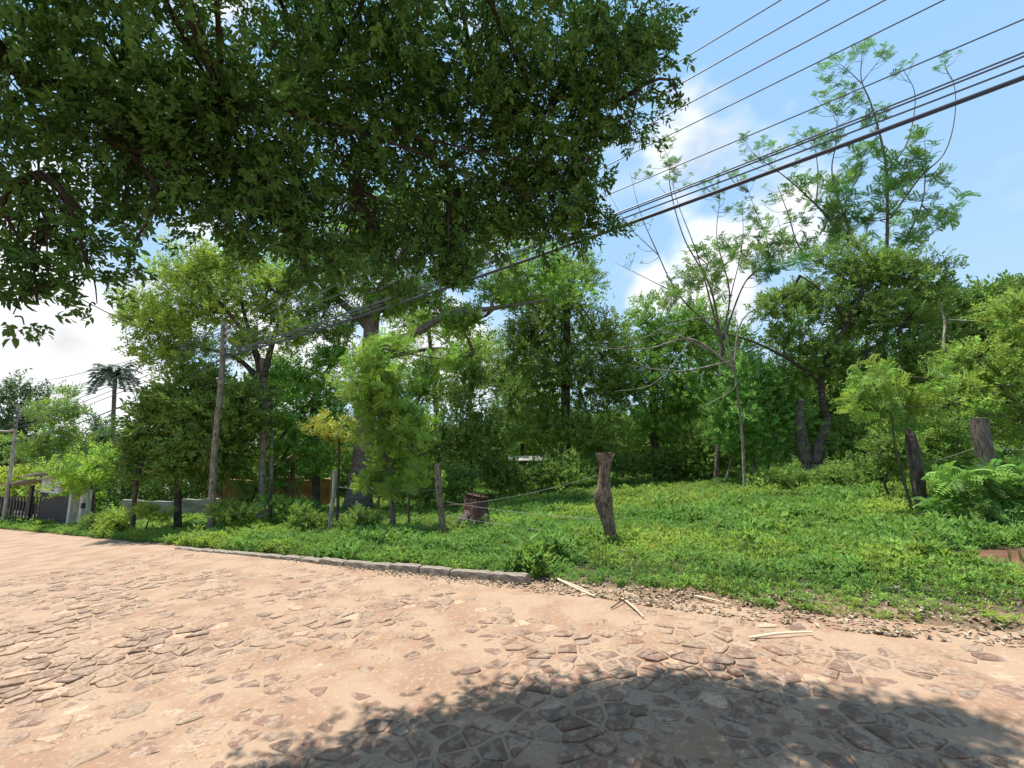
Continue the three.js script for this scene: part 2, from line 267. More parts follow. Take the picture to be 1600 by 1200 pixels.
{
  const R = rngOf(404), cell = 0.175, s0 = -13.2, s1 = 4.8, n0 = 0.4, n1 = 5.25, nx = Math.ceil((s1 - s0) / cell), ny = Math.ceil((n1 - n0) / cell);
  const pt = []; for (let j = 0; j < ny; j++) for (let i = 0; i < nx; i++) pt.push([s0 + (i + 0.5 + (R() - 0.5) * 0.95) * cell * 1.0 + (j % 2) * cell * 0.4, n0 + (j + 0.5 + (R() - 0.5) * 0.9) * cell]);
  const stones = [];
  for (let j = 1; j < ny - 1; j++) for (let i = 1; i < nx - 1; i++) {
    const c = pt[j * nx + i]; let poly = [[-0.4, -0.4], [0.4, -0.4], [0.4, 0.4], [-0.4, 0.4]];
    for (let b = Math.max(0, j - 2); b <= Math.min(ny - 1, j + 2); b++) for (let a = Math.max(0, i - 2); a <= Math.min(nx - 1, i + 2); a++) {
      if (a === i && b === j) continue; const q = pt[b * nx + a], dx = q[0] - c[0], dy = q[1] - c[1], l = Math.hypot(dx, dy), lim = l / 2 - 0.007 - 0.008 * ((i * 7 + j * 3) % 5) / 5;
      const out = []; for (let k = 0; k < poly.length; k++) { const A = poly[k], B = poly[(k + 1) % poly.length], da = (A[0] * dx + A[1] * dy) / l - lim, db = (B[0] * dx + B[1] * dy) / l - lim; if (da <= 0) out.push(A); if (da * db < 0) { const t = da / (da - db); out.push([lerp(A[0], B[0], t), lerp(A[1], B[1], t)]); } } poly = out; if (poly.length < 3) break;
    }
    const rad = Math.max(...poly.map((v) => Math.hypot(v[0], v[1]))); if (poly.length < 3 || rad < 0.05) continue;
    const lift = 0.003 + (R() - 0.5) * 0.02, tx = (R() - 0.5) * 0.10, ty = (R() - 0.5) * 0.10, tone = 0.85 + 0.3 * R(), warm = (R() - 0.5) * 0.08, pale = R() < 0.1 ? 1.35 : 1;
    // edges broken into short uneven runs
    const ring = []; for (let k = 0; k < poly.length; k++) { const A = poly[k], B = poly[(k + 1) % poly.length], L = Math.hypot(B[0] - A[0], B[1] - A[1]); if (L < 0.015) continue; ring.push([A[0] * 0.955 + (R() - 0.5) * 0.006, A[1] * 0.955 + (R() - 0.5) * 0.006]); if (L > 0.09) ring.push([lerp(A[0], B[0], 0.5) * (0.98 + (R() - 0.5) * 0.08), lerp(A[1], B[1], 0.5) * (0.98 + (R() - 0.5) * 0.08)]); }
    const pos = [], uv = [], idx = [], col = [], K = ring.length, cy = lane(c[0]);
    const put = (a, b, h) => { const [x, z] = xz(c[0] + a, c[1] + b); pos.push(x, cy + 0.065 * a + h, z); uv.push((c[0] + a) / 0.9 + tone * 7, (c[1] + b) / 0.9 + warm * 40); col.push(tone * pale * (1 + warm), tone * pale, tone * pale * (1 - warm)); };
    const top = (a, b) => lift + tx * a + ty * b;
    put(0, 0, top(0, 0) + 0.004);
    for (const v of ring) put(v[0] * 0.86, v[1] * 0.86, top(v[0], v[1]) + (R() - 0.5) * 0.004);
    for (const v of ring) put(v[0], v[1], top(v[0], v[1]) - 0.007);
    for (const v of ring) put(v[0] * 1.02, v[1] * 1.02, top(v[0], v[1]) - 0.07);
    for (let k = 0; k < K; k++) { const q = (k + 1) % K; idx.push(0, 1 + k, 1 + q); for (const o of [1, 1 + K]) idx.push(o + k, o + K + k, o + q, o + q, o + K + k, o + K + q); }
    const g = new THREE.BufferGeometry(); g.setAttribute('position', new THREE.Float32BufferAttribute(pos, 3)); g.setAttribute('uv', new THREE.Float32BufferAttribute(uv, 2)); g.setAttribute('color', new THREE.Float32BufferAttribute(col, 3)); g.setIndex(idx);
    const gg = g.toNonIndexed(); gg.computeVertexNormals();
    const [x, z] = xz(c[0], c[1]), D = -z, proud = cy + lift - sandY(c[0], c[1]); if (proud < -0.03) continue;
    const zc = D * cp - (EYE - cy) * sp, u = x / Math.max(0.1, zc), vis = D > 1.4 && Math.abs(u) < 1.2;
    const bare = R() < 0.15 + 0.55 * sstep(-5, -1.5, c[0]) * sstep(4.9, 3.6, c[1]) + 0.4 * fbm(c[0] * 0.6, c[1] * 0.6, 44, 2);
    stones.push({ g: gg, m: bare ? M.stone : M.dustyStone, score: vis ? rad * rad / (D * D * D) * (proud > 0 ? 1 : 0.3) : 0 });
  }
  stones.sort((a, b) => b.score - a.score);
  for (const st of stones.slice(0, 300)) part('paving_stone', st.g, st.m, road);
  for (const m of [M.stone, M.dustyStone]) part('paving_stones', mergeGeometries(stones.slice(300).filter((s) => s.m === m).map((s) => s.g)), m, road, 'stuff');
}
{ // kerb of rough stone blocks
  const R = rngOf(77), root = new THREE.Group(); root.name = 'kerb'; root.userData = { kind: 'structure', label: 'low kerb of worn grey stone blocks between sand and weeds' };
  const [bx, bz] = xz(-8, 5.6); root.position.set(bx, lane(-8), bz); scene.add(root);
  const km = new THREE.MeshStandardMaterial({ map: plasterMap, color: lin(0.40, 0.34, 0.275), bumpMap: barkBump, bumpScale: 0.02, roughness: 0.95 });
  let s = -3.15;
  for (let k = 0; k < 16; k++) {
    const L = 0.52 + 0.22 * R(), g = new THREE.BoxGeometry(L - 0.025, 0.30, 0.15, 8, 4, 3), a = g.attributes.position;
    for (let i = 0; i < a.count; i++) {
      const x = a.getX(i), y = a.getY(i), z = a.getZ(i), ed = Math.max(0, Math.abs(x) / (L / 2) - 0.86) * 0.12, tp = y > 0.14 && Math.abs(z) > 0.06 ? 0.02 : 0;
      a.setXYZ(i, x + 0.012 * N3(x * 7 + k * 9, y * 9, z * 9), y - (y > 0.1 ? ed + tp : 0) + 0.016 * N3(x * 6, k * 5, z * 8), z * (1 - ed * 2) + 0.014 * N3(x * 8, y * 8, k * 3));
    }
    g.computeVertexNormals();
    const sc = s - L / 2, [x, z] = xz(sc, 5.50 + 0.03 * (R() - 0.5)), b = part('kerb_block', g, km, root);
    b.position.set(x - bx, lane(sc) - 0.005 - 0.006 * k + (R() - 0.5) * 0.02 - lane(-8), z - bz); b.rotation.set((R() - 0.5) * 0.1, -TH + (R() - 0.5) * 0.05, 0.065 + (R() - 0.5) * 0.04);
    s -= L;
  }
}

// ---------------------------------------------------------------- low growth on the lot
{
  const R = rngOf(909), red0 = G(1618, 874), redS = sOf(red0.x, red0.z), redN = nOf(red0.x, red0.z), lists = [[], [], [], []];
  const add = (s, n, size, c, lift = 0) => { const [x, z] = xz(s, n), y = lotY(s, n); lists[Math.floor(R() * 4)].push({ p: V(x, y - 0.02 + lift, z), q: new THREE.Quaternion().setFromEuler(new THREE.Euler((R() - 0.5) * 0.5, R() * 6.28, (R() - 0.5) * 0.5)), s: size, c: tint(R, c, 0.25, 0.18) }); };
  for (let k = 0; k < 120000; k++) {
    const n = 5.5 + 20 * R() ** 1.5, s = -34 + 47 * R(), [x, z] = xz(s, n), D = -z; if (D < 2.5 || Math.abs(x) > D * 1.25 + 1.5) continue;
    const v = vergeAt(s), a = fbm(s * 0.5, n * 0.5, 12, 3), kerbSide = sstep(-2.6, -3.4, s), bareR = Math.hypot((s - redS) * 0.8, n - redN) + a * 0.6 < 0.6;
    if (bareR || n < lerp(v + 0.2, 5.68, kerbSide) + a * 0.8 * (1 - kerbSide)) continue;
    if (n > 13 && R() < 0.4) continue;
    const rim = sstep(2.2, 0.2, n - v) * (1 - kerbSide), tall = 0.14 + 0.10 * sstep(-0.1, 0.3, a) + 0.10 * sstep(0.10, 0.32, fbm(s * 0.7 + 31, n * 0.7, 7, 3)) + 0.03 * sstep(9, 14, n);
    if (R() < rim * (0.3 + 0.35 * sstep(-1, 2, s))) continue;
    const yel = sstep(-0.15, 0.3, fbm(s * 0.35 + 4, n * 0.35, 20, 3));
    add(s, n, (tall * (0.6 + 0.7 * R()) * (R() < 0.015 ? 1.7 : 1)) * lerp(1, 0.5, rim), mix3([0.15, 0.285, 0.042], [0.27, 0.385, 0.052], yel));
  }
  for (let k = 0; k < 9000; k++) { const n = 19 + 46 * R(), s = -40 + 85 * R(), [x, z] = xz(s, n); if (-z < 9 || Math.abs(x) > -z * 1.25 + 2) continue; add(s, n, 0.25 + 0.35 * R(), [0.14, 0.26, 0.04]); }
  const root = new THREE.Group(); root.name = 'weeds'; root.userData = { kind: 'stuff', label: 'low leafy weeds covering the open lot', category: 'weeds' }; scene.add(root);
  lists.forEach((l, i) => scatterMesh('weed_leaves', GEO.weed[i], M.weed, l, root));

  // grass blades among the weeds
  const blade = (seed) => { const q = rngOf(seed), a = []; for (let i = 0; i < 9; i++) { const ph = q() * 6.28, d = V(Math.cos(ph) * 0.5, 1, Math.sin(ph) * 0.5).normalize(), side = V(-Math.sin(ph), 0, Math.cos(ph)); leafTris(a, V((q() - 0.5) * 0.2, 0, (q() - 0.5) * 0.2), d, side, 0.6 + 0.5 * q(), 0.05, 0.1, 0.35); } return fromTris(a); };
  const gl = [];
  for (let k = 0; k < 4000; k++) { const n = 5.4 + 9 * R() ** 1.3, s = -12 + 18 * R(), [x, z] = xz(s, n), v = vergeAt(s), kerbSide = sstep(-2.6, -3.4, s); if (-z < 2.5 || n < lerp(v + 0.35, 5.68, kerbSide)) continue; if (fbm(s * 0.8, n * 0.8, 33, 3) < 0.02) continue; gl.push({ p: V(x, lotY(s, n) - 0.02, z), q: new THREE.Quaternion().setFromAxisAngle(YY, R() * 6.28), s: 0.12 + 0.14 * R(), c: tint(R, [0.20, 0.28, 0.06], 0.3, 0.2) }); }
  const gr = scatterMesh('grass', blade(5), M.weed, gl, scene); gr.userData.label = 'thin grass blades between the weeds'; gr.userData.category = 'grass';

  // fallen leaves along the edge of the lane
  const dl = [], dg = (() => { const a = []; leafTris(a, V(0, 0, -0.5), V(0, 0, 1), V(1, 0, 0), 1, 0.5, 0.3, 0.25); return fromTris(a); })();
  for (let k = 0; k < 10000; k++) {
    const s = -13 + 19 * R(), kerbSide = sstep(-2.6, -3.4, s), v = vergeAt(s), n = kerbSide > 0.5 ? 5.42 - Math.abs(R() + R() - 1) * 0.28 : v - 0.2 + 1.5 * R() ** 1.6 * (0.35 + sstep(-1.5, 3, s)), dens = kerbSide > 0.5 ? 0.22 * sstep(-9, -4, s) : 0.9;
    if (R() > dens * (0.35 + sstep(-0.1, 0.2, fbm(s * 1.2, n * 1.6, 50, 3)))) continue;
    const [x, z] = xz(s, n); dl.push({ p: V(x, groundY(x, z) + 0.012 + 0.02 * R(), z), q: new THREE.Quaternion().setFromEuler(new THREE.Euler((R() - 0.5) * 0.5, R() * 6.28, (R() - 0.5) * 0.5)), s: 0.028 + 0.04 * R(), c: R() < 0.4 ? tint(R, [0.38, 0.31, 0.21], 0.25) : tint(R, [0.28, 0.20, 0.12], 0.3) });
  }
  const lit = scatterMesh('leaf_litter', dg, M.dryLeaf, dl, scene); lit.userData.label = 'dry fallen leaves strewn along the edge of the lane'; lit.userData.category = 'fallen leaves';
}

// ---------------------------------------------------------------- trees: limbs as tapered tubes, crowns as sprays of leaves gathered in clumps
// pixels give directions, D metres ahead; lobe = [px, py, rx, ry, dD]
let treeSeed = 1000;
function makeTree(o) {
  const R = rngOf(treeSeed += 17), D = o.D, bp = P(o.base, 790, D); const by = groundY(bp.x, bp.z), base = V(bp.x, by, bp.z);
  const root = thing(o.name, o.label, o.category ?? 'tree', base, o.group);
  const W = (q) => { const p = P(q[0], q[1], D + (q[2] ?? 0)); return p.sub(base); };
  const pieces = [];
  let fork;
  const trunks = o.trunks ?? [[[o.base, null, 0, o.r ?? 0.2], [o.top[0], o.top[1], 0, (o.r ?? 0.2) * 0.55]]];
  trunks.forEach((tr, k) => {
    const pts = tr.map((q) => q[1] === null ? (() => { const p = P(q[0], 790, D + (q[2] ?? 0)); return V(p.x, groundY(p.x, p.z) - 0.12, p.z).sub(base); })() : W(q));
    if (pts.length === 2) pts.splice(1, 0, pts[0].clone().lerp(pts[1], 0.5).add(V((R() - 0.5) * 0.3, 0, (R() - 0.5) * 0.3)));
    const rad = tr.map((q) => q[3]); part('trunk', tube(pts, rad, 10, 0.10, treeSeed + k), o.bark ?? M.barkGrey, root);
    if (!fork || tr === trunks[0]) fork = pts[pts.length - 1].clone();
  });
  for (const li of o.limbs ?? []) part('limb', tube(li.map(W), li.map((q) => (q[3] ?? 0.03) * (o.thin ?? 1)), 7, 0.08, treeSeed + li.length), o.limbBark ?? o.bark ?? M.barkGrey, root);
  const twigs = [], byGeo = o.kind ? GEO[o.kind].map(() => []) : [], L = o.L ?? 0.35, anchors = [fork, ...(o.limbs ?? []).flatMap((l) => l.map(W).slice(1))];
  for (const lb of o.lobes ?? []) {
    const c = W([lb[0], lb[1], lb[4] ?? 0]), m = pxSize(lb[0], lb[1], D + (lb[4] ?? 0)), rx = lb[2] * m, ry = lb[3] * m, rz = (rx + ry) / 2 * (o.deep ?? 0.9);
    const from = anchors.reduce((a, b) => a.distanceTo(c) < b.distanceTo(c) ? a : b), mid = from.clone().lerp(c, 0.5).add(V((R() - 0.5) * rx * 0.4, -0.1 * ry, (R() - 0.5) * rx * 0.4));
    if (!o.noTwigs) twigs.push(tube([from, mid, c], [Math.max(0.025, (o.r ?? 0.2) * 0.22), 0.018], 5, 0.05, R() * 99, false));
    const area = Math.PI * rx * ry, N = Math.round(1.5 * (o.lai ?? 3.2) * area / (0.25 * L * L)), cr = Math.min(0.42 * Math.min(rx, ry), (o.clump ?? 1.5) * L), nc = Math.max(5, Math.round(N / (o.per ?? 22)));
    for (let k = 0; k < nc; k++) {
      const th = R() * 6.283, z = R() * 2 - 1, rr = Math.pow(R(), 0.42) * (0.86 + 0.5 * R() * R()), q = Math.sqrt(1 - z * z);
      const dir = V(q * Math.cos(th), z, q * Math.sin(th)), cc = c.clone().add(V(dir.x * rx * rr, dir.y * ry * rr, dir.z * rz * rr));
      if (k % 3 === 0 && !o.noTwigs) twigs.push(tube([k % 2 ? c : mid, c.clone().lerp(cc, 0.55).add(V(0, -0.06 * ry, 0)), cc], [0.016, 0.006], 4, 0, 1, false));
      const tone = 1 + (R() - 0.5) * 0.35, np = Math.round(N / nc * (0.5 + R()));
      for (let i = 0; i < np; i++) {
        const g = V(R() + R() + R() - 1.5, (R() + R() + R() - 1.5) * 0.75, R() + R() + R() - 1.5).multiplyScalar(cr * 1.15), out = g.clone().normalize().multiplyScalar(0.7).add(dir.clone().multiplyScalar(0.5)).add(V((R() - 0.5), (o.lift ?? 0.35) + (R() - 0.5) * 0.7, (R() - 0.5))).normalize();
        byGeo[Math.floor(R() * byGeo.length)].push({ p: cc.clone().add(g), q: alongY(out, R), s: L * (0.65 + 0.7 * R()), c: tint(R, o.color.map((x, j) => x * tone * [1.66, 1.5, 1.38][j]), o.vary ?? 0.22, 0.16) });
      }
    }
  }
  const dense = o.tufts ? o.limbs.flatMap((l) => new THREE.CatmullRomCurve3(l.map(W), false, 'centripetal').getPoints(24)) : [];
  for (const [px, py, size, dd] of o.tufts ?? []) {
    const c = W([px, py, dd ?? 0]), low = dense.filter((a) => a.y < c.y + 0.05), near = (low.length ? low : dense).reduce((a, b) => a.distanceToSquared(c) < b.distanceToSquared(c) ? a : b);
    twigs.push(tube([near, near.clone().lerp(c, 0.55).add(V(0, -0.12 * near.distanceTo(c), 0)), c], [0.011, 0.006], 4, 0, 1, false));
    const out = V((R() - 0.5) * 0.9, 1, (R() - 0.5) * 0.9).normalize();
    byGeo[Math.floor(R() * byGeo.length)].push({ p: c, q: alongY(out, R), s: L * size * (0.85 + 0.3 * R()), c: tint(R, o.color.map((x) => x * 1.3), o.vary ?? 0.2, 0.15) });
  }
  if (twigs.length) part('twigs', mergeGeometries(twigs), o.limbBark ?? o.bark ?? M.barkGrey, root, 'stuff');
  const crown = new THREE.Group(); crown.name = 'crown'; root.add(crown);
  byGeo.forEach((l, i) => l.length && scatterMesh('leaves', GEO[o.kind][i], o.leaf ?? M.leaf, l, crown));
  return root;
}
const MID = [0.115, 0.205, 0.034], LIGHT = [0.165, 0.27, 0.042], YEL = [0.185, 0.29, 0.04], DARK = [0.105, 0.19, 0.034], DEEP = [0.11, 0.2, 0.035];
const back = 'trees at the back of the lot';

makeTree({ name: 'old_tree', label: 'old tree with thick forked trunk and spreading limbs behind the weeds', D: 16.5, base: 563, r: 0.42, bark: M.barkGrey,
  trunks: [[[560, null, 0, 0.62], [563, 770, 0, 0.46], [568, 700, 0, 0.36], [575, 600, 0, 0.31], [581, 500, 0, 0.27]]],
  limbs: [[[580, 515, 0, 0.20], [555, 490, 0.2, 0.16], [520, 462, 0.4, 0.12], [470, 410, 0.6, 0.06]], [[582, 500, 0, 0.24], [600, 445, -0.3, 0.17], [640, 385, -0.6, 0.12], [690, 320, -1, 0.05]], [[581, 505, 0, 0.2], [572, 440, 0.4, 0.14], [548, 370, 0.8, 0.06]],
    [[578, 540, 0, 0.18], [640, 525, -0.6, 0.15], [700, 492, -1.2, 0.12], [770, 482, -1.5, 0.08], [860, 468, -1.8, 0.03]], [[600, 560, 0, 0.09], [680, 545, 0.3, 0.07], [740, 552, 0.5, 0.03]], [[640, 385, -0.6, 0.10], [735, 395, -1, 0.06], [800, 420, -1, 0.03]]],
  lobes: [[470, 420, 70, 42], [545, 380, 75, 40], [620, 345, 70, 40], [700, 335, 70, 45], [775, 375, 60, 40], [850, 430, 60, 42, -1], [700, 430, 50, 28, -1], [520, 455, 45, 22], [780, 455, 45, 24, -1.5], [620, 440, 50, 34], [430, 500, 40, 26], [560, 430, 50, 34], [680, 470, 50, 30], [600, 480, 40, 26], [720, 510, 40, 24], [500, 500, 40, 30], [540, 520, 30, 26], [665, 590, 30, 26, 0.5], [720, 560, 34, 22, 0.5], [650, 470, 34, 22], [740, 500, 34, 22, -1]],
  kind: 'fine', L: 0.40, lai: 3.0, color: [0.135, 0.257, 0.043] });
makeTree({ name: 'feathery_tree', label: 'tall tree with bright yellow-green feathery crown and twin pale trunks', D: 15.5, base: 411, r: 0.15, bark: M.barkPale,
  trunks: [[[409, null, 0, 0.135], [410, 720, 0, 0.11], [413, 620, 0, 0.10], [410, 560, 0, 0.09]], [[425, null, 0.2, 0.075], [424, 700, 0.2, 0.06], [423, 610, 0.2, 0.05]]], limbBark: M.barkDark,
  limbs: [[[411, 600, 0, 0.14], [395, 540, 0, 0.10], [350, 480, -0.5, 0.06], [310, 430, -0.8, 0.02]], [[411, 600, 0, 0.12], [370, 560, 0, 0.07], [300, 540, 0, 0.02]], [[412, 590, 0, 0.12], [430, 520, 0, 0.08], [450, 460, 0.5, 0.03]], [[395, 540, 0, 0.08], [375, 460, 0, 0.05], [370, 400, 0, 0.02]]],
  lobes: [[305, 425, 55, 38], [365, 405, 45, 32], [255, 495, 45, 38], [330, 480, 60, 42], [285, 555, 38, 34], [420, 450, 38, 34], [215, 485, 26, 26], [375, 540, 40, 28], [450, 520, 30, 28], [240, 545, 26, 26]],
  kind: 'fine', L: 0.36, lai: 3.6, per: 14, color: YEL });
makeTree({ name: 'dark_tree', label: 'low dark glossy-leaved tree behind the round utility pole', D: 15, base: 283, r: 0.18, bark: M.barkDark,
  trunks: [[[282, null, 0, 0.12], [280, 720, 0, 0.09], [290, 660, 0, 0.1]], [[212, null, -0.5, 0.08], [216, 740, -0.4, 0.06], [235, 690, 0, 0.06]]],
  lobes: [[300, 630, 60, 38], [250, 665, 44, 45], [335, 680, 65, 50], [275, 720, 55, 36], [222, 730, 28, 38], [375, 640, 36, 46], [310, 590, 34, 24], [350, 720, 40, 30, 0.6]],
  kind: 'broad', leaf: M.glossLeaf, L: 0.38, lai: 4.2, color: DARK });
makeTree({ name: 'bushy_tree', label: 'bright green bushy tree above the ruined ochre wall', D: 16.8, base: 495, top: [490, 620], r: 0.16, bark: M.barkDark,
  lobes: [[470, 590, 48, 45], [505, 640, 45, 42], [450, 670, 40, 40], [515, 560, 30, 34], [480, 705, 34, 20], [540, 690, 40, 40], [420, 700, 26, 26], [500, 745, 24, 20], [425, 745, 20, 16]], kind: 'fine', L: 0.4, lai: 3.2, color: [0.121, 0.27, 0.041], group: back });
makeTree({ name: 'drooping_sapling', label: 'slender young tree with drooping yellow-green feather leaves over thin stems', D: 11.5, base: 614, r: 0.05, bark: M.barkGrey,
  trunks: [[[614, null, 0, 0.055], [612, 700, 0, 0.045], [605, 620, 0, 0.03], [598, 545, 0, 0.02]], [[640, null, 0.8, 0.04], [648, 700, 0.6, 0.03]], [[590, null, 0.9, 0.035], [592, 690, 0.5, 0.025]]],
  lobes: [[590, 555, 36, 34], [568, 605, 36, 40], [618, 610, 42, 42], [640, 675, 40, 40], [592, 690, 34, 44], [655, 740, 34, 24], [605, 750, 34, 24], [690, 560, 22, 18], [632, 540, 22, 20], [575, 655, 24, 24]], kind: 'pinnate', L: 0.30, lai: 1.25, per: 7, clump: 1.1, vary: 0.35, lift: -0.1, color: [0.155, 0.275, 0.04] });
makeTree({ name: 'small_tree', label: 'thin small tree with yellowish crown behind the leaning concrete post', D: 12.6, base: 529, r: 0.04, bark: M.barkDark,
  trunks: [[[529, null, 0, 0.045], [529, 740, 0, 0.035], [530, 680, 0, 0.025]]], lobes: [[505, 660, 24, 18], [530, 675, 24, 20], [518, 690, 20, 16]], kind: 'fine', L: 0.26, lai: 2, color: [0.23, 0.27, 0.041] });
// the wood behind, each tree with its own crown
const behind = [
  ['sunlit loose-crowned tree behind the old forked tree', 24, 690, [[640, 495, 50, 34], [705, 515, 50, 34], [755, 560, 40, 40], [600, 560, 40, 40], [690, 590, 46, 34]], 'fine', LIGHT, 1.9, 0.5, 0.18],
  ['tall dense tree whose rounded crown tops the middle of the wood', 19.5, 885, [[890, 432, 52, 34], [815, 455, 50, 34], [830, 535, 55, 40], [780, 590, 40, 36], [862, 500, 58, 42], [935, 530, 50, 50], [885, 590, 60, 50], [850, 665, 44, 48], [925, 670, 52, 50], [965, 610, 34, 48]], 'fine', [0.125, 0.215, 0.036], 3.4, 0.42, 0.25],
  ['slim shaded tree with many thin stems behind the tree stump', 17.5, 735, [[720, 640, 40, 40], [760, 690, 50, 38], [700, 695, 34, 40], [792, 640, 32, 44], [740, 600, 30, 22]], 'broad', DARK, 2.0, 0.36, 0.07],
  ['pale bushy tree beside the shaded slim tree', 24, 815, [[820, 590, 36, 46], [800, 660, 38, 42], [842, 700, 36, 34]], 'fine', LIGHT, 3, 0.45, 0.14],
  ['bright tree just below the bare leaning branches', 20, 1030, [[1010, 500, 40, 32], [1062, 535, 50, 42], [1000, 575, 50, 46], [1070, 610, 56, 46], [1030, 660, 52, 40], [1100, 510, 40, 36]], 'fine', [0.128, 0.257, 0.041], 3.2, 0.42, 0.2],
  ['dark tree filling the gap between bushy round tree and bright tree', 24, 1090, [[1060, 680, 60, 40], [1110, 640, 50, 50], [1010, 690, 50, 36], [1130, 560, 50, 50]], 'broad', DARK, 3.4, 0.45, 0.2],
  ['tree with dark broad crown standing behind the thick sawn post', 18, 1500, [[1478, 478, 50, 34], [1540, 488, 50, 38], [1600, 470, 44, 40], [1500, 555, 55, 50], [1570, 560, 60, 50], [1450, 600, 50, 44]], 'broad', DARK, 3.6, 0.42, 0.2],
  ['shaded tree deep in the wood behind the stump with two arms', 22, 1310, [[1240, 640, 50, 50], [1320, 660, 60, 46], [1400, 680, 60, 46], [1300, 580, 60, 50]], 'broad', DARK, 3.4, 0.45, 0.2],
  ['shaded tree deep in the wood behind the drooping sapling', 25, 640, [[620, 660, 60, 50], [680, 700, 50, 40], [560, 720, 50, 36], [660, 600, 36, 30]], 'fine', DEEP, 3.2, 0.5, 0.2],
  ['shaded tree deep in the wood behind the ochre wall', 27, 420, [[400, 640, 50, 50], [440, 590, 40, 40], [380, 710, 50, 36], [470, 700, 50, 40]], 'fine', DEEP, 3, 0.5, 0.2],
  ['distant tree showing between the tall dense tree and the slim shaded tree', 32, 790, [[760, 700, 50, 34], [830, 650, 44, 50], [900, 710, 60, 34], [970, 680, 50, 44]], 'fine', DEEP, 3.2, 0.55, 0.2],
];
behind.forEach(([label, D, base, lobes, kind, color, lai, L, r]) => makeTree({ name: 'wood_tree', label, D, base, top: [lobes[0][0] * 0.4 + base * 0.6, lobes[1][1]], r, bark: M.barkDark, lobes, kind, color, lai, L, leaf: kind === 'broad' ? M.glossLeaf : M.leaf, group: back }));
makeTree({ name: 'round_bush_tree', label: 'bushy small tree of fine bright leaves reaching down to the weeds', D: 15.8, base: 1178, r: 0.08, bark: M.barkPale,
  trunks: [[[1180, null, 0, 0.08], [1176, 700, 0, 0.06], [1170, 640, 0, 0.04]], [[1192, null, 0.4, 0.05], [1200, 690, 0.2, 0.035]], [[1130, null, 0.6, 0.05], [1140, 690, 0.4, 0.04]]],
  lobes: [[1160, 598, 44, 36], [1212, 588, 42, 34], [1138, 655, 38, 42], [1200, 650, 50, 46], [1178, 705, 40, 22], [1235, 640, 26, 34]], kind: 'fine', L: 0.28, lai: 3.6, color: [0.128, 0.27, 0.049] });
makeTree({ name: 'pollard_tree', label: 'tree with mossy trunk forked low, one arm cut off short', D: 15, base: 1266, r: 0.24, bark: bark(0.23, 0.195, 0.14, 1, 0.03), limbBark: M.barkDark,
  trunks: [[[1266, null, 0, 0.34], [1266, 745, 0, 0.30], [1268, 722, 0, 0.29]], [[1262, 735, 0, 0.2], [1256, 700, 0, 0.20], [1250, 665, 0, 0.17], [1250, 640, 0, 0.13], [1252, 626, 0, 0.09]], [[1270, 735, 0, 0.2], [1281, 700, 0, 0.2], [1291, 672, 0, 0.16], [1293, 652, 0, 0.11]]],
  limbs: [[[1293, 655, 0, 0.11], [1284, 622, 0, 0.10], [1288, 570, 0, 0.09], [1325, 505, -0.3, 0.07], [1352, 440, -0.4, 0.04]], [[1286, 600, 0, 0.07], [1230, 560, -0.3, 0.05], [1160, 528, -0.4, 0.03], [1110, 520, -0.4, 0.015]], [[1290, 575, 0, 0.07], [1350, 550, -0.2, 0.05], [1400, 520, -0.3, 0.03]], [[1325, 505, -0.3, 0.05], [1290, 460, -0.5, 0.03], [1250, 430, -0.6, 0.02]]],
  leaf: M.leaf, lobes: [[1330, 415, 55, 34], [1398, 425, 58, 36], [1265, 470, 48, 32], [1335, 490, 62, 40], [1425, 500, 58, 44], [1230, 525, 42, 30], [1290, 560, 50, 34], [1375, 570, 58, 36], [1440, 570, 34, 34], [1210, 480, 30, 24], [1455, 440, 30, 26]],
  kind: 'broad', L: 0.26, lai: 2.6, color: [0.122, 0.215, 0.04] });
part('cut_end', (() => { const g = new THREE.SphereGeometry(0.09, 10, 8); g.scale(1, 0.7, 1); return g; })(), bark(0.62, 0.56, 0.46), scene.children[scene.children.length - 1]).position.copy(P(1252, 626, 15).sub(scene.children[scene.children.length - 1].position));
const R0 = rngOf(31415), jit = (list, n, sx, sy) => list.flatMap(([x, y, s]) => [[x, y, s], ...Array.from({ length: n }, () => [x + (R0() - 0.5) * sx, y + (R0() - 0.5) * sy, s * (0.6 + 0.4 * R0()), (R0() - 0.5) * 1.2])]);
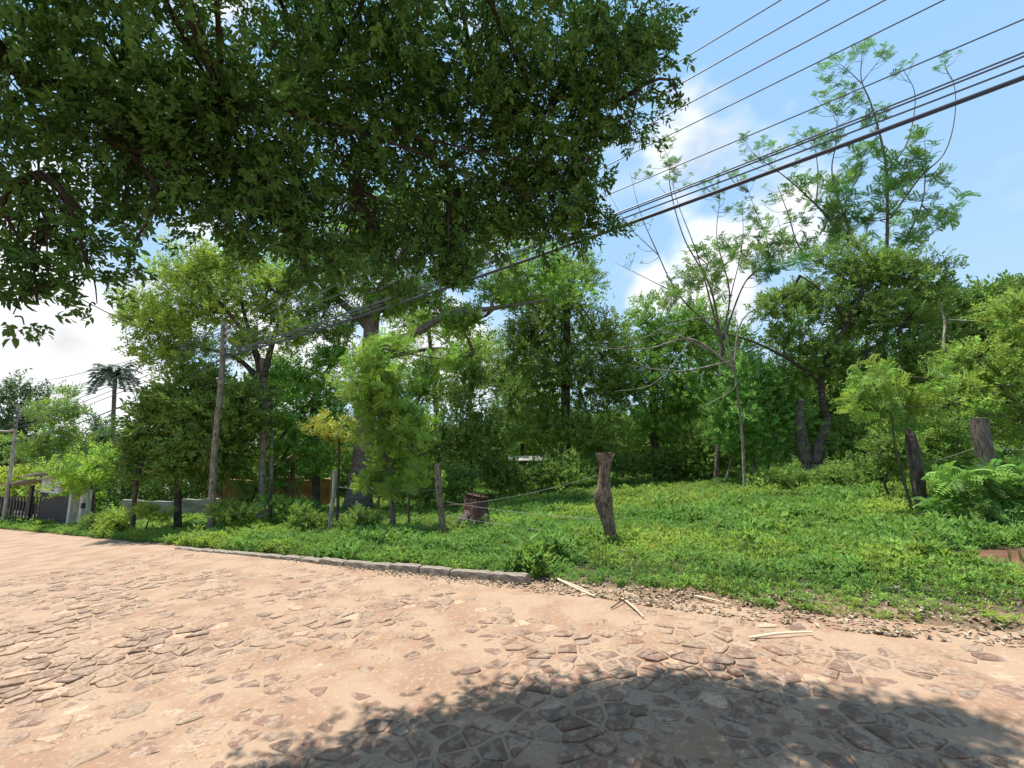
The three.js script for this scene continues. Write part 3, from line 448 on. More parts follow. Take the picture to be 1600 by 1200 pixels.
makeTree({ name: 'airy_tree', label: 'tall airy tree with long bare branches tipped by feathery tufts', D: 16.5, base: 1372, r: 0.16, bark: M.barkGrey, kind: 'tuft', per: 4, lai: 0.24, lobes: [[1230, 400, 46, 36], [1300, 355, 56, 42], [1375, 345, 56, 42], [1440, 345, 42, 42], [1345, 270, 40, 36], [1420, 275, 36, 30], [1285, 290, 36, 34]], L: 0.52, color: [0.115, 0.23, 0.054],
  trunks: [[[1372, null, 0, 0.10], [1376, 640, 0, 0.085], [1384, 470, 0, 0.07], [1387, 330, 0, 0.05]]],
  limbs: [[[1387, 335, 0, 0.06], [1383, 250, 0, 0.045], [1360, 160, 0, 0.03], [1346, 125, 0, 0.02], [1347, 80, 0, 0.012]], [[1346, 130, 0, 0.02], [1325, 110, 0, 0.012], [1312, 100, 0, 0.008]], [[1347, 128, 0, 0.02], [1365, 105, 0, 0.012], [1378, 88, 0, 0.008]],
    [[1389, 265, 0, 0.03], [1415, 228, 0, 0.024], [1428, 180, 0, 0.018], [1428, 140, 0, 0.014], [1412, 110, 0, 0.009]], [[1392, 340, 0, 0.045], [1440, 275, 0.2, 0.03], [1475, 240, 0.2, 0.024], [1492, 180, 0.2, 0.018], [1490, 130, 0.2, 0.012], [1477, 105, 0.2, 0.008]],
    [[1384, 420, 0, 0.06], [1330, 380, 0, 0.05], [1275, 320, 0, 0.035], [1225, 275, 0, 0.02], [1190, 250, 0, 0.01]], [[1275, 322, 0, 0.03], [1278, 270, 0, 0.02], [1272, 220, 0, 0.01]], [[1335, 385, 0, 0.04], [1300, 270, 0, 0.025], [1306, 225, 0, 0.018], [1308, 180, 0, 0.01]],
    [[1380, 450, 0, 0.05], [1320, 330, 0, 0.03], [1345, 270, 0, 0.015]], [[1400, 400, 0, 0.04], [1440, 320, 0, 0.025], [1446, 250, 0, 0.015], [1445, 220, 0, 0.01]], [[1410, 420, 0, 0.035], [1450, 370, 0, 0.02], [1490, 340, 0, 0.01]], [[1385, 430, 0, 0.05], [1260, 400, 0, 0.03], [1230, 330, 0, 0.018], [1215, 290, 0, 0.01]]],
  tufts: jit([[1350, 78, 0.9], [1378, 88, 0.9], [1312, 98, 0.8], [1410, 104, 0.7], [1476, 102, 0.6], [1300, 128, 0.9], [1330, 142, 0.8], [1296, 165, 0.9], [1318, 175, 0.9], [1345, 165, 0.7], [1378, 182, 1.0], [1360, 195, 0.8], [1240, 214, 0.7], [1268, 210, 0.8], [1290, 222, 1], [1310, 224, 0.8], [1185, 232, 0.8], [1208, 232, 0.8], [1190, 255, 0.8], [1446, 214, 1.0], [1345, 250, 1.2], [1360, 240, 1], [1330, 285, 1], [1300, 300, 1.1], [1408, 270, 1.3], [1425, 262, 1.2], [1452, 255, 1.2], [1378, 312, 1.2], [1400, 300, 1], [1455, 330, 1], [1490, 340, 0.8], [1465, 280, 1], [1262, 280, 1], [1230, 300, 0.9], [1205, 310, 0.7], [1340, 345, 1.2], [1290, 350, 1], [1320, 380, 1], [1240, 350, 1], [1430, 380, 1.1], [1200, 360, 0.8], [1220, 400, 0.9], [1260, 390, 1]], 4, 46, 36) });
makeTree({ name: 'airy_tree', label: 'thin sparse tree with pale forked bare branches and few leaf tufts', D: 17, base: 1110, r: 0.12, bark: M.barkGrey, kind: 'tuft', thin: 0.6, per: 3, lai: 0.3, lobes: [[1105, 420, 46, 40], [1165, 400, 40, 40], [1060, 450, 40, 30]], L: 0.42, color: [0.135, 0.243, 0.061],
  trunks: [[[1120, null, 0, 0.10], [1125, 640, 0, 0.08], [1128, 540, 0, 0.06]]],
  limbs: [[[1128, 545, 0, 0.09], [1110, 450, 0, 0.06], [1068, 370, 0, 0.04], [1046, 285, 0, 0.03], [1045, 250, 0, 0.02], [1022, 205, 0, 0.008]], [[1120, 520, 0, 0.07], [1060, 460, 0, 0.05], [1025, 390, 0, 0.035], [1000, 330, 0, 0.02], [984, 268, 0, 0.008]], [[1128, 540, 0, 0.07], [1090, 400, 0, 0.04], [1060, 320, 0, 0.02], [1050, 285, 0, 0.01]],
    [[1128, 530, 0, 0.07], [1140, 460, 0, 0.05], [1120, 370, 0, 0.03], [1125, 310, 0, 0.015]], [[1130, 530, 0, 0.07], [1165, 440, 0, 0.05], [1200, 400, 0, 0.03], [1170, 300, 0, 0.012]], [[1140, 470, 0, 0.04], [1160, 380, 0, 0.025], [1160, 320, 0, 0.01]], [[1060, 460, 0, 0.04], [1000, 430, 0, 0.02], [960, 410, 0, 0.008]], [[1030, 400, 0, 0.03], [980, 350, 0, 0.018], [950, 300, 0, 0.008]], [[1165, 440, 0, 0.04], [1220, 380, 0, 0.02], [1215, 340, 0, 0.01]]],
  tufts: jit([[1024, 208, 0.5], [1045, 222, 0.9], [1013, 276, 0.7], [1042, 262, 0.8], [1055, 270, 0.7], [1072, 290, 0.6], [1100, 300, 0.6], [1122, 278, 0.7], [1150, 276, 0.7], [1160, 298, 0.6], [1115, 300, 0.6], [1135, 330, 0.6], [1160, 325, 0.7], [1170, 345, 0.8], [1200, 345, 0.8], [1190, 375, 0.9], [1215, 370, 0.9], [1100, 390, 1], [1108, 400, 1], [1075, 410, 0.8], [1150, 390, 0.8], [1130, 420, 0.8], [1200, 430, 1], [1050, 440, 0.7], [985, 400, 0.4], [1005, 350, 0.4]], 5, 40, 34) });
makeTree({ name: 'bare_shrub', label: 'leafless grey branches leaning out of the wood', category: 'dead branches', D: 13, base: 1135, r: 0.05, bark: bark(0.42, 0.37, 0.30), trunks: [[[1165, null, 0.8, 0.04], [1158, 660, 0.8, 0.035], [1146, 570, 0, 0.03]]],
  limbs: [[[1146, 575, 0, 0.04], [1080, 530, 0, 0.03], [1010, 545, 0, 0.02], [915, 543, 0, 0.008]], [[1140, 565, 0, 0.03], [1060, 580, 0, 0.02], [980, 570, 0, 0.01]], [[1110, 548, 0, 0.03], [1040, 520, 0, 0.02], [960, 548, 0, 0.008]], [[1080, 532, 0, 0.02], [1020, 600, 0, 0.012], [960, 612, 0, 0.006]], [[1146, 570, 0, 0.035], [1120, 500, 0, 0.02], [1040, 510, 0, 0.012], [1005, 530, 0, 0.006]], [[1146, 570, 0, 0.03], [1160, 500, 0, 0.02], [1200, 470, 0, 0.01]], [[1130, 556, 0, 0.02], [1150, 600, 0, 0.015], [1090, 640, 0, 0.008]]] });
makeTree({ name: 'yellow_green_tree', label: 'yellow-green leafy tree rising beside the thick sawn post', D: 10.5, base: 1640, r: 0.1, bark: M.barkPale, top: [1600, 600],
  limbs: [[[1600, 640, 0, 0.04], [1500, 590, 0.6, 0.04], [1476, 545, 0.6, 0.035], [1476, 500, 0.8, 0.03], [1466, 468, 0.8, 0.012]], [[1600, 640, 0, 0.04], [1560, 600, 0, 0.03], [1530, 540, 0, 0.015]], [[1610, 620, 0, 0.03], [1565, 650, 0, 0.02], [1510, 640, 0, 0.01]]],
  lobes: [[1585, 492, 44, 36], [1600, 575, 46, 46], [1548, 615, 44, 40], [1590, 655, 40, 36], [1535, 560, 34, 34], [1500, 620, 34, 30]], kind: 'fine', L: 0.24, lai: 2.8, color: [0.175, 0.285, 0.045] });
makeTree({ name: 'drooping_sapling', label: 'thin stemmed sapling arching beside the dark pointed post', D: 8.6, base: 1428, r: 0.03, bark: M.barkOlive,
  trunks: [[[1428, null, 0, 0.03], [1412, 750, 0, 0.025], [1398, 690, 0, 0.02], [1392, 630, 0, 0.015]]], lobes: [[1368, 598, 38, 32], [1420, 588, 42, 32], [1400, 640, 44, 26], [1342, 640, 28, 24], [1448, 635, 28, 24]], kind: 'pinnate', L: 0.32, lai: 1.0, per: 5, clump: 1.1, vary: 0.35, lift: 0, color: [0.145, 0.25, 0.042] });
makeTree({ name: 'fern_leaved_shrub', label: 'dense shrub with fern-like leaves hiding the foot of the sawn post', category: 'shrub', D: 7.5, base: 1540, r: 0.03, bark: M.barkOlive, top: [1540, 780],
  lobes: [[1510, 762, 42, 24], [1570, 768, 44, 30], [1530, 805, 60, 28], [1588, 815, 40, 26], [1492, 800, 18, 22], [1610, 770, 40, 40]], kind: 'pinnate', L: 0.30, lai: 1.9, per: 6, clump: 1.0, vary: 0.35, lift: 0.7, color: [0.101, 0.216, 0.038] });

{ // the thicket that closes the back of the lot, one mass of leaves
  const R = rngOf(555), root = new THREE.Group(); root.name = 'thicket'; root.userData = { kind: 'stuff', label: 'dense dark thicket closing the back of the lot', category: 'thicket' }; scene.add(root);
  const lists = [[], [], []];
  for (let k = 0; k < 18000; k++) {
    const px = 90 + 1690 * R(), D = 27 + 6 * R() + Math.sin(px * 0.02) * 2, b = P(px, 700, D), g = groundY(b.x, b.z), H = 3.4 + 2.2 * fbm(px * 0.012, 1, 3, 3) + 1.2 * fbm(px * 0.05, 2, 3, 2), c = [0.13, 0.235, 0.042];
    lists[Math.floor(R() * 3)].push({ p: V(b.x, g + H * Math.pow(R(), 0.8), b.z), q: alongY(V(R() - 0.5, 0.5 * R(), R() - 0.2).normalize(), R), s: 0.55 * (0.6 + 0.8 * R()), c: tint(R, c, 0.4, 0.15) });
  }
  lists.forEach((l, i) => scatterMesh('leaves', GEO.broad[i], M.leaf, l, root));
}
// shrubs at the foot of the wood and along the kerb
const shrubs = [[640, 15, 760, 46, 22, MID, 'shrub at the foot of the old tree'], [705, 15.5, 750, 40, 26, DEEP, 'dark shrub behind the slim split post'], [790, 17, 740, 46, 26, MID, 'shrub beside the slim trees behind the stump'], [880, 17, 730, 50, 26, DEEP, 'shrub under the tall dense tree'], [960, 19, 725, 46, 24, DARK, 'dark shrub in the shade behind the flared post'], [1050, 19, 725, 50, 24, DARK, 'dark shrub under the dead grey branches'], [1310, 12.6, 745, 36, 22, DEEP, 'leafy shrub at the foot of the forked mossy trunk'], [1235, 13.2, 745, 26, 16, MID, 'small shrub against the cut arm of the mossy trunk'], [1370, 12, 740, 44, 26, DEEP, 'shrub between mossy trunk and dark pointed post'], [1345, 14, 690, 40, 36, MID, 'tall shrub behind the shrub between mossy trunk and pointed post'], [1470, 10.5, 690, 36, 40, MID, 'tall leafy shrub between the pointed post and the sawn post'], [1110, 18, 700, 46, 34, MID, 'tall shrub beside the bushy small tree of fine leaves'], [1400, 10.4, 705, 36, 34, MID, 'leafy bush filling the space behind the dark pointed post'], [395, 15.6, 770, 26, 16, MID, 'small shrub at the end of the ochre wall'],
  [235, 14.5, 800, 26, 14, YEL, 'bright yellow-green bush under the dark glossy tree'], [185, 15.2, 808, 30, 15, YEL, 'bright yellow-green bush by the end of the gate'], [150, 16.5, 818, 24, 12, MID, 'low bush at the lane edge by the black gate wall'], [365, 13.2, 800, 30, 18, MID, 'shrub between the round pole and the pale twin trunks'], [450, 14, 795, 36, 20, [0.135, 0.27, 0.041], 'bright shrub in front of the ochre wall'], [480, 12.5, 815, 30, 16, MID, 'shrub beside the leaning concrete post'], [565, 11.5, 815, 34, 16, DEEP, 'dark shrub between leaning concrete post and slim split post']];
for (const [px, D, py, rx, ry, color, label] of shrubs) makeTree({ name: 'shrub', label, category: 'shrub', D, base: px, top: [px, py + ry * 0.4], r: 0.03, bark: M.barkDark, lobes: [[px - rx * 0.35, py, rx * 0.7, ry], [px + rx * 0.4, py + ry * 0.2, rx * 0.65, ry * 0.9]], kind: color === MID ? 'broad' : 'fine', L: 0.2, lai: 3.2, color });

// far end of the lane
makeTree({ name: 'far_tree', label: 'large dark tree behind the gate at the far end of the lane', D: 44, base: 5, top: [10, 690], r: 0.5, bark: M.barkDark, lobes: [[20, 635, 40, 40], [-20, 680, 50, 40], [40, 690, 36, 40], [-10, 740, 50, 34]], kind: 'fine', L: 0.9, lai: 3.4, color: [0.05, 0.10, 0.028] });
makeTree({ name: 'far_tree', label: 'lighter layered tree behind the gate with pale trunks', D: 36, base: 62, r: 0.25, bark: M.barkPale, trunks: [[[62, null, 0, 0.3], [66, 720, 0, 0.2], [72, 680, 0, 0.15]]], lobes: [[88, 640, 36, 26], [60, 690, 36, 30], [112, 680, 30, 34], [125, 650, 18, 20], [80, 720, 40, 24]], kind: 'fine', L: 0.7, lai: 2.6, color: [0.149, 0.257, 0.047] });
makeTree({ name: 'far_tree', label: 'small yellow-green tree spreading over the white gate posts', D: 19, base: 150, top: [142, 750], r: 0.08, bark: M.barkGrey, lobes: [[130, 728, 38, 24], [165, 715, 26, 18], [110, 752, 26, 18], [155, 745, 32, 20], [95, 735, 20, 14], [130, 775, 22, 14]], kind: 'fine', L: 0.42, lai: 2.2, per: 12, color: [0.203, 0.338, 0.041] });
makeTree({ name: 'far_tree', label: 'yellowish low tree behind the iron bars beside the gate', D: 27, base: 20, top: [22, 770], r: 0.08, bark: M.barkGrey, lobes: [[10, 748, 26, 14], [40, 745, 22, 12], [50, 775, 20, 20], [15, 778, 20, 14]], kind: 'fine', L: 0.5, lai: 3, color: [0.243, 0.338, 0.047] });
for (const [px, py, D, label] of [[165, 668, 75, 'distant tree at the foot of the palm trunk'], [200, 690, 80, 'distant tree between the palm and the dark glossy tree'], [240, 700, 90, 'distant tree behind the dark glossy tree'], [130, 700, 70, 'distant tree behind the small yellow-green tree']]) makeTree({ name: 'distant_tree', label, D, base: px, top: [px, py], r: 0.3, bark: M.barkDark, lobes: [[px, py, 18, 16], [px + 12, py + 18, 20, 18], [px - 14, py + 22, 18, 18]], kind: 'fine', L: 1.5, lai: 3, color: [0.07, 0.13, 0.06] });  // aerial haze is put into the bluish-green leaf colour; there is no fog
{ // palm
  const D = 40, bp = P(176, 790, D), base = V(bp.x, groundY(bp.x, bp.z), bp.z), root = thing('palm_tree', 'tall slim palm with a round head of drooping fronds', 'palm tree', base), c = P(180, 583, D).sub(base);
  part('trunk', tube([V(0, 0, 0), P(176, 690, D).sub(base), c], [0.2, 0.17, 0.15], 10, 0.05, 3), M.barkGrey, root);
  const R = rngOf(88), lm = new THREE.MeshPhysicalMaterial({ color: lin(0.055, 0.10, 0.045), roughness: 0.8, transmission: 0.25, thickness: 0, side: THREE.DoubleSide });
  for (let k = 0; k < 20; k++) {
    const ph = k * 2.4, up = 1.05 - 1.3 * k / 20, h = V(Math.cos(ph), 0, Math.sin(ph)), L = 2.1 + 0.4 * R(), pts = []; for (let i = 0; i <= 6; i++) { const t = i / 6; pts.push(c.clone().addScaledVector(h, L * t * (1 - 0.25 * t)).add(V(0, up * L * t - 1.0 * L * t * t * 0.7, 0))); }
    const a = [], side = V(-h.z, 0, h.x);
    for (let i = 0; i < 6; i++) for (let j = 0; j < 4; j++) for (const q of [-1, 1]) { const o = pts[i].clone().lerp(pts[i + 1], j / 4), d = side.clone().multiplyScalar(q).addScaledVector(h, 0.4).add(V(0, -0.5 + 0.5 * R(), 0)).normalize(); diamond(a, o, d, pts[i + 1].clone().sub(pts[i]).normalize(), 0.75 * (0.6 + 0.5 * R()), 0.17); }
    part('frond', mergeGeometries([fromTris(a), (() => { const t = tube(pts, [0.04, 0.015], 4, 0, 1, false).toNonIndexed(); t.deleteAttribute('uv'); return t; })()]), lm, root);
  }
}

// ---------------------------------------------------------------- the tree that hangs over the lane
{
  const R = rngOf(2024), base = V(-3.6, lane(sOf(-3.6, 2.2)), 2.2), root = thing('overhanging_tree', 'dense dark tree hanging its leafy branches over the lane', 'tree', base);
  const loc = (p) => p.clone().sub(base), hub = V(-2.9, 4.2, 1.0);
  part('trunk', tube([V(0, -0.2, 0), loc(V(-3.5, 1.5, 2.0)), loc(V(-3.2, 3.0, 1.5)), loc(hub)], [0.34, 0.26, 0.22, 0.18], 12, 0.1, 5), M.barkDark, root);
  // lobes: a place (pixel and metres ahead, or world) and radii in metres
  const lob = [];
  const px = (x, y, D, rx, ry, rz, dens = 1) => lob.push([P(x, y, D), rx, ry, rz, dens]);
  px(30, 120, 2.6, 0.9, 0.8, 0.6, 0.6); px(190, 110, 2.8, 0.9, 0.8, 0.6, 0.7); px(350, 170, 2.9, 0.8, 0.75, 0.6); px(500, 120, 3.5, 0.95, 0.9, 0.6); px(620, 190, 3.8, 0.95, 0.8, 0.6); px(740, 100, 4.0, 0.95, 0.9, 0.6); px(850, 180, 3.9, 0.7, 0.7, 0.5); px(930, 70, 3.7, 0.55, 0.65, 0.5);
  px(60, 270, 2.6, 0.4, 0.25, 0.3, 0.35); px(200, 235, 2.7, 0.4, 0.25, 0.3, 0.35); px(400, 280, 3.1, 0.5, 0.35, 0.35, 0.5); px(560, 300, 3.5, 0.55, 0.38, 0.35, 0.5); px(700, 300, 3.9, 0.55, 0.4, 0.4, 0.55); px(820, 300, 4.0, 0.45, 0.36, 0.35, 0.6);
  px(985, 60, 3.8, 0.3, 0.35, 0.35, 0.9); px(960, 160, 3.8, 0.3, 0.26, 0.26, 0.9); px(900, 270, 3.8, 0.27, 0.27, 0.27, 0.9); px(880, 330, 3.9, 0.27, 0.23, 0.25, 0.8);
  for (const [x, y, D, r] of [[20, 345, 2.6, 0.14], [80, 370, 2.6, 0.12], [150, 350, 2.6, 0.12], [40, 395, 2.6, 0.06], [140, 435, 2.6, 0.06], [300, 330, 3.0, 0.14], [380, 370, 2.9, 0.22], [450, 370, 3.2, 0.22], [520, 395, 3.4, 0.22], [590, 375, 3.6, 0.22], [650, 395, 3.7, 0.2], [720, 385, 3.8, 0.2], [790, 375, 3.9, 0.2], [850, 370, 4.1, 0.2], [700, 430, 3.6, 0.1], [480, 415, 3.1, 0.1], [905, 350, 3.9, 0.13], [950, 345, 3.9, 0.10], [1005, 40, 3.8, 0.17], [1032, 60, 3.8, 0.10], [1012, 110, 3.8, 0.13], [982, 200, 3.8, 0.13], [1062, 152, 3.8, 0.07], [940, 220, 3.8, 0.15], [60, 420, 2.6, 0.05], [200, 400, 2.6, 0.06]]) lob.push([P(x, y, D), r * 1.1, r * 0.9, r, 0.4]);
  for (const [x, y, z, r] of [[-3.5, 4.2, -0.6, 1.1], [-1.9, 4.4, -1.2, 1.1], [-0.4, 5.0, -1.8, 1.1], [0.4, 5.3, -2.2, 0.6], [-1.0, 5.6, -0.2, 1.2], [-2.8, 5.4, 0.8, 1.3], [0.4, 5.5, -0.9, 1.0], [-4.6, 4.4, 1.2, 1.2], [-0.9, 5.2, 1.4, 1.2], [-3.0, 5.2, 2.9, 1.2], [-0.7, 6.0, -2.4, 1.0], [-1.9, 5.6, -1.9, 1.1], [-3.2, 5.2, -0.9, 1.1], [-2.4, 4.6, -2.2, 0.8], [-1.2, 5.2, -2.9, 0.8], [-0.2, 5.2, -3.2, 0.7]]) lob.push([V(x, y, z), r, r * 0.75, r, 0.36]);
  for (let k = 0; k < 240; k++) {       // loose twigs along the ragged lower edge
    const x = R() < 0.12 ? -20 + 220 * R() : 180 + 760 * R(), edge = 350 + 60 * Math.sin(x * 0.011 + 1) + 55 * fbm(x * 0.012, 3, 1, 3) + (x < 170 ? 40 : 0) - (x > 190 && x < 330 ? 50 : 0), y = edge + 120 * (R() - 0.55), D = lerp(2.6, 3.9, Math.min(1, Math.max(0, (x - 100) / 700)));
    const rr = 0.05 + 0.07 * R(); lob.splice(45, 0, [P(x, y, D), rr * 1.3, rr, rr, 0.2]);
  }
  const lists = [[], [], []], twigs = [], singles = [];
  const inView = (p) => { const q = p.clone().sub(camera.position), zc = -q.z * cp + q.y * sp, yc = q.y * cp + q.z * sp; return zc > 0.5 ? [800 + F * q.x / zc, 600 - F * yc / zc, zc] : null; };
  lob.forEach(([c, rx, ry, rz, dens], li) => {
    const from = li < 8 || li > 284 ? hub : lob[li < 18 ? li % 8 : 0 + Math.floor(R() * 8)][0], near0 = li < 18 ? from : lob.slice(0, 18).reduce((a, b) => a[0].distanceTo(c) < b[0].distanceTo(c) ? a : b)[0]; let near = near0;
    if (dens < 0.3) near = c.clone().add(near.clone().sub(c).setLength(0.18 + 0.25 * R())).add(V(0, 0.1, 0));
    const mid = near.clone().lerp(c, 0.5).add(V((R() - 0.5) * 0.3, li < 8 ? 1.1 : dens < 0.3 ? 0.02 : 0.1, (R() - 0.5) * 0.3).multiplyScalar(dens < 0.3 ? 0.2 : 1));
    if (li < 8) part('limb', tube([loc(near), loc(mid), loc(c)], [0.07, 0.04, 0.01], 7, 0.08, li), M.barkDark, root); else twigs.push(tube([loc(near), loc(mid), loc(c)], dens < 0.3 ? [0.006, 0.003] : [0.02, 0.006], 5, 0.05, li, false));
    const loose = dens < 0.3, n = loose ? 1 + Math.floor(R() * 2) : Math.round(118 * dens * Math.pow(rx * ry * rz, 0.6)) + 2;
    for (let k = 0; k < n; k++) {
      const th = R() * 6.283, z = R() * 2 - 1, q = Math.sqrt(1 - z * z), rr = li < 18 ? Math.pow(R(), 0.42) * (0.9 + 0.4 * R() * R()) : Math.pow(R(), 0.7) * 1.35, dir = V(q * Math.cos(th), z, q * Math.sin(th)), cc = c.clone().add(V(dir.x * rx * rr, dir.y * ry * rr, dir.z * rz * rr));
      if (k % 2 === 0) twigs.push(tube([loc(c.clone().lerp(cc, 0.2)), loc(c.clone().lerp(cc, 0.7).add(V(0, 0.03, 0))), loc(cc)], [0.006, 0.003], 4, 0, 1, false));
      const big = 0.6 + 0.8 * R(), spread = loose ? 0.075 : 0.30 * Math.min(1, 0.3 + rx), count = loose ? 4 + Math.floor(R() * 5) : rx < 0.35 ? 11 : 17;
      for (let i = 0; i < count; i++) {
        const p = cc.clone().add(V(R() + R() + R() - 1.5, (R() + R() + R() - 1.5) * 0.8 - 0.2 * R(), R() + R() + R() - 1.5).multiplyScalar(spread * big));
        if (p.distanceTo(camera.position) < 1.3 || (p.z > -1.4 && p.y < 3.2 && Math.abs(p.x) < 2)) continue;
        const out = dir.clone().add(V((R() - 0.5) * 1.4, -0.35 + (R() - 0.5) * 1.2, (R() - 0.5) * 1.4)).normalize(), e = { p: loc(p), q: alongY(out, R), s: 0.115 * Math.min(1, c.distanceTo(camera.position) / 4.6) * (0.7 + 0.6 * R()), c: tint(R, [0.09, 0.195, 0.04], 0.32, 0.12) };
        const w = inView(p); if (w && li >= 14 && li <= 284 && i < 2 && w[0] > -20 && w[0] < 1620 && w[1] > -20) singles.push([p, out, w]);
        lists[Math.floor(R() * 3)].push(e);
      }
    }
  });
  part('twigs', mergeGeometries(twigs), M.barkDark, root, 'stuff');
  const crown = new THREE.Group(); crown.name = 'crown'; root.add(crown);
  const canopyLeaf = leafMat(0.15, 0.8);
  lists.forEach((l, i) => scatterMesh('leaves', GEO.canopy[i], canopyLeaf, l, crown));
  // the leaves that show largest at the hanging edge
  const lg = [1, 2, 3].map((k) => { const a = []; leafTris(a, V(0, 0, 0), V(0, 1, 0), V(1, 0, 0), 1, 0.38 + 0.03 * k, 0.2, 0.12 * k); return fromTris(a); });
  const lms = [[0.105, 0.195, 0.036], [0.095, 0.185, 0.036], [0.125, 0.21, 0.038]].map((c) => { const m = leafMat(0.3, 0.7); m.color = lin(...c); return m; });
  singles.sort((a, b) => a[2][2] - b[2][2]);
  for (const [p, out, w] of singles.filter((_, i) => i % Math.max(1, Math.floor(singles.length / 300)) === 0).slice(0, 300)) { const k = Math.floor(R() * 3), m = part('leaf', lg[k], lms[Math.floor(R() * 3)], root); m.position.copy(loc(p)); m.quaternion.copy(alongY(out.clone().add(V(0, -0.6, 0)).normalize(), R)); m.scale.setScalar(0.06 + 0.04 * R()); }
}

// ---------------------------------------------------------------- posts, poles, wires
function outlinePost(rows, D, seg = 12, flat = 1, rough = 0.1, seed = 1, sink = 0.25) {     // rows: [py, left px, right px], top first
  const pts = [], rad = [];
  for (const [py, l, r] of rows) { pts.push(P((l + r) / 2, py, D)); rad.push((r - l) / 2 * pxSize((l + r) / 2, py, D) / Math.hypot(1, ((l + r) / 2 - 800) / F)); }
  const d = pts[pts.length - 1].clone().sub(pts[pts.length - 2]).normalize(); pts.push(pts[pts.length - 1].clone().addScaledVector(d, sink)); rad.push(rad[rad.length - 1]);
  pts.reverse(); rad.reverse(); return { pts, rad, base: pts[1].clone() };
}
function fencePost(name, label, rows, D, m, opt = {}) {
  const { pts, rad, base } = outlinePost(rows, D), root = thing(name, label, opt.category ?? 'fence post', base, opt.group ?? 'posts of the old fence');
  const g = tube(pts.map((p) => p.clone().sub(base)), rad, opt.seg ?? 14, opt.rough ?? 0.16, opt.seed ?? D, true);
  if (opt.square) { const h = pts.length - 1; }
  part('post', opt.creased ? g.toNonIndexed() : g, m, root); return root;
}
const woodRed = bark(0.33, 0.235, 0.18, 0.95, 0.05), woodGrey = bark(0.30, 0.25, 0.205, 0.95, 0.05), woodDark = bark(0.12, 0.09, 0.07, 0.95, 0.03), concrete = new THREE.MeshStandardMaterial({ color: lin(0.42, 0.39, 0.33), map: plasterMap, bumpMap: grainBump, bumpScale: 0.008, roughness: 0.9 });
const dAt = (px, py) => -G(px, py).z;
const D940 = dAt(955, 852);
const flared = fencePost('fence_post', 'weathered reddish log post with flared top and knot, leaning in the weeds', [[707, 934, 957], [712, 933.5, 957], [722, 935, 955.5], [742, 934, 953], [760, 932.5, 954], [774, 929, 955], [788, 932, 956], [804, 937, 958], [820, 940.5, 960.5], [836, 943, 962.5], [852, 946, 963]], D940, woodRed, { seed: 3 });
part('forked_tip', tube([P(950, 726, D940), P(954, 712, D940), P(956, 707.5, D940)].map((p) => p.sub(flared.position).add(V(0, 0, 0.03))), [0.05, 0.055, 0.05], 10, 0.1, 4), bark(0.5, 0.43, 0.35), flared);
const D685 = dAt(690, 838);
fencePost('fence_post', 'slim split log post standing between the stump and the concrete post', [[725, 679, 689], [752, 679, 690], [770, 681, 691], [785, 682.5, 692.5], [797, 685, 694], [815, 686, 695.5], [840, 686.5, 696]], D685, bark(0.33, 0.235, 0.18), { seed: 7 });
const D520 = dAt(515, 836);
fencePost('fence_post', 'pale square concrete post leaning over at the kerb', [[735, 520, 527], [770, 518, 525], [792, 515, 522.5], [811, 513, 520.5], [836, 511, 518.5]], D520, concrete, { seg: 4, rough: 0.01, creased: true });
fencePost('fence_post', 'thin dark post beside the pale twin trunks', [[755, 420, 427], [780, 420, 425.5], [805, 420, 425.5], [830, 419, 425]], dAt(422, 828), woodDark, {});
fencePost('fence_post', 'short grey post just behind the round utility pole', [[753, 343, 348.5], [780, 342, 348], [800, 341, 347.5], [820, 340, 347]], dAt(344, 818), woodGrey, {});
fencePost('fence_post', 'short brown stake below the drooping young tree', [[784, 612, 617], [805, 613, 618.5], [830, 614, 619]], dAt(616, 828), woodRed, {});
const D1440 = 8.0;
fencePost('fence_post', 'dark post with pointed top leaning over the weeds', [[668, 1415, 1418], [675, 1413, 1425], [684, 1413, 1433], [720, 1416, 1440], [754, 1422, 1446], [787, 1429, 1450], [820, 1434, 1451]], D1440, woodDark, { seed: 12 });
{ // thick sawn corner post
  const D = 7.9, a = P(1528.5, 653, D), b = P(1556, 800, D); b.y = groundY(b.x, b.z) - 0.1; const root = thing('fence_post', 'thick sawn square post standing in the fern-leaved shrub', 'fence post', V(b.x, b.y + 0.1, b.z), 'posts of the old fence');
  const L = a.distanceTo(b), g = new THREE.BoxGeometry(0.22, L, 0.18, 5, 14, 5), p = g.attributes.position;
  for (let i = 0; i < p.count; i++) { const x = p.getX(i), y = p.getY(i), z = p.getZ(i), t = y / L; p.setXYZ(i, x * (1 - 0.08 * t) + 0.02 * N3(x * 12, y * 3, z * 12), y + (t > 0.49 ? 0.03 * N3(x * 14, 4, z * 14) - 0.02 * Math.abs(x) : 0), z + 0.02 * N3(z * 12, y * 3, x * 12 + 5)); }
  g.computeVertexNormals(); const m = part('post', g, woodGrey, root); m.position.copy(a.clone().lerp(b, 0.5).sub(root.position)); m.quaternion.setFromUnitVectors(YY, a.clone().sub(b).normalize()); m.rotateY(0.35);
}
